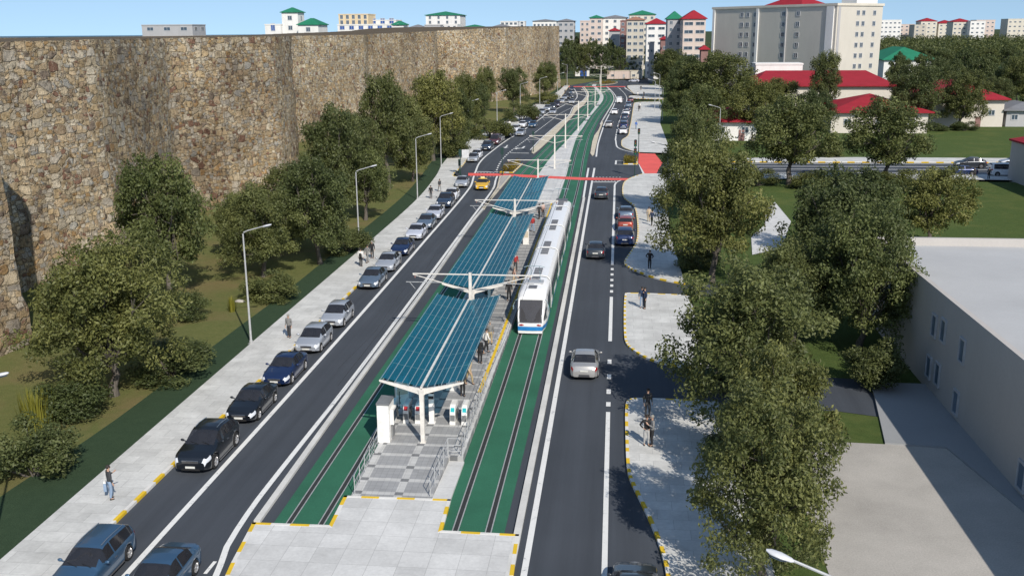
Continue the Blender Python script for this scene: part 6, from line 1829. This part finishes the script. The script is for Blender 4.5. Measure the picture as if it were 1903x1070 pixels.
# ================================================================ street lamps, signals
def lamp_proto():
    root = bpy.data.objects.new('street_lamp', None); COL.objects.link(root)
    m = MB(); m.tube([(0, 0, 0), (0, 0, .25), (0, 0, .26), (0, 0, 8.0)], [.13, .13, .085, .052], 8); m.box((0, 0, .03), (.36, .36, .06)); m.build('pole', M['steel_lamp'], root, smooth=40)
    m = MB(); m.tube([(0, 0, 7.85), (.06, 0, 8.08), (.35, 0, 8.22), (1.55, 0, 8.55)], [.052, .05, .042, .036], 7); m.build('arm', M['steel_lamp'], root, smooth=50)
    m = MB(); m.loft([[(x, w*math.cos(a), 8.50 + dz + (x-1.5)*.25 + h*math.sin(a)) for a in [2*PI*k/10 for k in range(10)]] for x, w, h, dz in ((1.42, .03, .03, .03), (1.5, .10, .05, .03), (1.75, .15, .075, .03), (2.0, .13, .06, .03), (2.12, .04, .03, .03))]); m.build('lamp_head', M['lamp_head'], root, smooth=60)
    m = MB(); m.loft([[(x, w*math.cos(a), 8.44 + (x-1.5)*.25 + .02*math.sin(a)) for a in [2*PI*k/10 for k in range(10)]] for x, w in ((1.6, .03), (1.75, .11), (1.95, .10), (2.05, .03))]); m.build('lamp_glass', M['window_pane'], root, smooth=60)
    return root
LP = lamp_proto()
order = ['first full', 'second full', 'third full', 'fourth full', 'fifth full', 'sixth full', 'seventh full', 'eighth full', 'ninth full']
GL = 'street lamps along the left pavement'
for (px, py), w in zip([(467,640),(668,467),(776,372),(820,310),(871,268),(924,240),(967,216),(1003,200),(1036,187)], order):
    x, y = G(px, py); dup(LP, (x, y, .05), rnd.uniform(-.05, .12), 'grey street lamp on the left pavement, %s one counted from the viewer' % w, GL)['category'] = 'street lamp'
x, y = G(12, 703, 8.5); dup(LP, (x - 2.0, y, .05), 0, 'street lamp whose head alone shows at the left edge of the photo', GL)['category'] = 'street lamp'
GR = 'street lamps along the right pavement'
def lampR(hx, hy, base_y, lab, rz=PI):
    x, y = G(hx, hy, 8.6); dup(LP, (x - 1.9*math.cos(rz), y - 1.9*math.sin(rz), .05), rz, lab, GR)['category'] = 'street lamp'
lampR(1440, 1033, 0, 'street lamp whose head shows in front of the nearest right tree', PI - .28)
lampR(1212, 265, 0, 'street lamp among the trees beside the red crossing on the right')
lampR(1215, 136, 0, 'tall street lamp on the far right pavement')
lampR(1218, 158, 0, 'second street lamp on the far right pavement, behind the tall one')
lampR(1319, 196, 0, 'street lamp beside the small white house with the red roof')
lampR(1205, 148, 0, 'farthest street lamp on the right pavement before the site cabins')
x, y = G(1054, 160); dup(LP, (x, y, .05), PI, 'street lamp at the far left corner beyond the stone wall', GL)['category'] = 'street lamp'
for ch in list(LP.children_recursive) + [LP]: bpy.data.objects.remove(ch)

def signal(px, py, h, rz, label, board=0, second=0):
    x, y = G(px, py)
    root = thing('traffic_light', label, 'traffic light', (x, y, .02), rz, 'traffic lights at the red crossing')
    m = MB(); m.tube([(0, 0, 0), (0, 0, .3), (0, 0, .31), (0, 0, h)], [.12, .12, .075, .06], 8); m.build('pole', M['steel_dark'], root, smooth=40)
    def head(z, side):
        m = MB(); m.span(-.22, .22, -.16 + side*.22, .10 + side*.22, z, z + 1.0)
        for k in range(3): m.span(-.20, .20, -.32 + side*.22, -.16 + side*.22, z + .26 + k*.31, z + .29 + k*.31)
        hd = m.build('signal_head', M['steel_dark'], root)
        for k, c in enumerate(('lamp_green', 'lamp_amber', 'lamp_red')):
            q = MB(); q.ball((0, -.17 + side*.22, z + .17 + k*.31), (.10, .03, .10), 10, 6); q.build('lens', M[c], hd, smooth=60)
    head(h - 1.05, 0)
    if second: head(h - 2.3, 0)
    if board:
        m = MB(); m.span(-1.35, -.28, .04, .10, h - 1.3, h - .05)
        m.build('signal_backboard', M['lamp_head'], root)
        q = MB(); [q.span(-1.33, -.30, .01, .037, h - 1.22 + k*.26, h - 1.14 + k*.26) for k in range(5)]; q.build('backboard_slats', M['steel_lamp'], root)
signal(856, 326, 4.0, PI, 'dark green traffic light with a slatted board on the left pavement corner', 1)
signal(853.5, 322, 2.2, PI/2, 'short dark signal post next to the slatted traffic light')
signal(933.5, 325.5, 4.2, PI, 'dark green traffic light on the triangular bed of the left median')
signal(991, 283.5, 3.9, PI, 'dark green traffic light on the tip of the long left median')
signal(1179.5, 328.5, 5.6, 0, 'tall dark traffic light at the right end of the red crossing', 0, 1)
signal(1186.5, 284, 4.4, 0, 'dark traffic light behind the small splitter island on the right', 0)
for px, py, h, lab in ((1141, 152, 5.5, 'thin dark post on the roundabout island'), (1169, 159, 7, 'thin dark post at the far right corner of the far crossing'), (1190, 149, 6, 'thin dark post before the short cream cabin')):
    x, y = G(px, py); root = thing('signal_post', lab, 'post', (x, y, 0), 0, 'thin posts around the roundabout')
    m = MB(); m.tube([(0, 0, 0), (0, 0, h)], [.09, .06], 6); m.build('pole', M['steel_dark'], root); m = MB(); m.span(-.2, .2, -.12, .12, h - .9, h); m.build('signal_head', M['steel_dark'], root)

# ================================================================ light, sky, render
EL, AZ = R_(38), math.atan2(0.465, -0.885)          # sun behind the viewer's right shoulder
S = Vector((math.sin(AZ)*math.cos(EL), math.cos(AZ)*math.cos(EL), math.sin(EL)))
sun = bpy.data.lights.new('sun', 'SUN'); sun.energy = 4.0; sun.angle = R_(0.5); sun.color = (1.0, 0.93, 0.83)
so = bpy.data.objects.new('sun', sun); COL.objects.link(so); so.rotation_euler = S.to_track_quat('Z', 'Y').to_euler(); so.location = (60, -60, 80)
w = bpy.data.worlds.new('World'); scene.world = w; w.use_nodes = True
nt = w.node_tree; bg = nt.nodes['Background']
sk = nt.nodes.new('ShaderNodeTexSky'); sk.sky_type = 'NISHITA'; sk.sun_disc = False
sk.sun_elevation = EL; sk.sun_rotation = AZ; sk.air_density = 1.0; sk.dust_density = 0.6; sk.ozone_density = 1.0; sk.altitude = 300
tc = nt.nodes.new('ShaderNodeTexCoord'); va = nt.nodes.new('ShaderNodeVectorMath'); va.operation = 'ADD'; va.inputs[1].default_value = (0, 0, 0.20)
nt.links.new(tc.outputs['Generated'], va.inputs[0]); nt.links.new(va.outputs[0], sk.inputs[0])
tm = nt.nodes.new('ShaderNodeMix'); tm.data_type = 'RGBA'; tm.blend_type = 'MULTIPLY'; tm.inputs[0].default_value = 1.0; tm.inputs[7].default_value = (0.94, 0.95, 0.89, 1)
nt.links.new(sk.outputs[0], tm.inputs[6]); nt.links.new(tm.outputs[2], bg.inputs[0]); bg.inputs[1].default_value = 0.15
scene.view_settings.view_transform = 'Standard'; scene.view_settings.look = 'None'
scene.view_settings.exposure = 0.2; scene.view_settings.gamma = 1.0
scene.cycles.max_bounces = 6; scene.cycles.diffuse_bounces = 2; scene.cycles.glossy_bounces = 3; scene.cycles.transparent_max_bounces = 10; scene.cycles.transmission_bounces = 3
scene.cycles.use_denoising = True
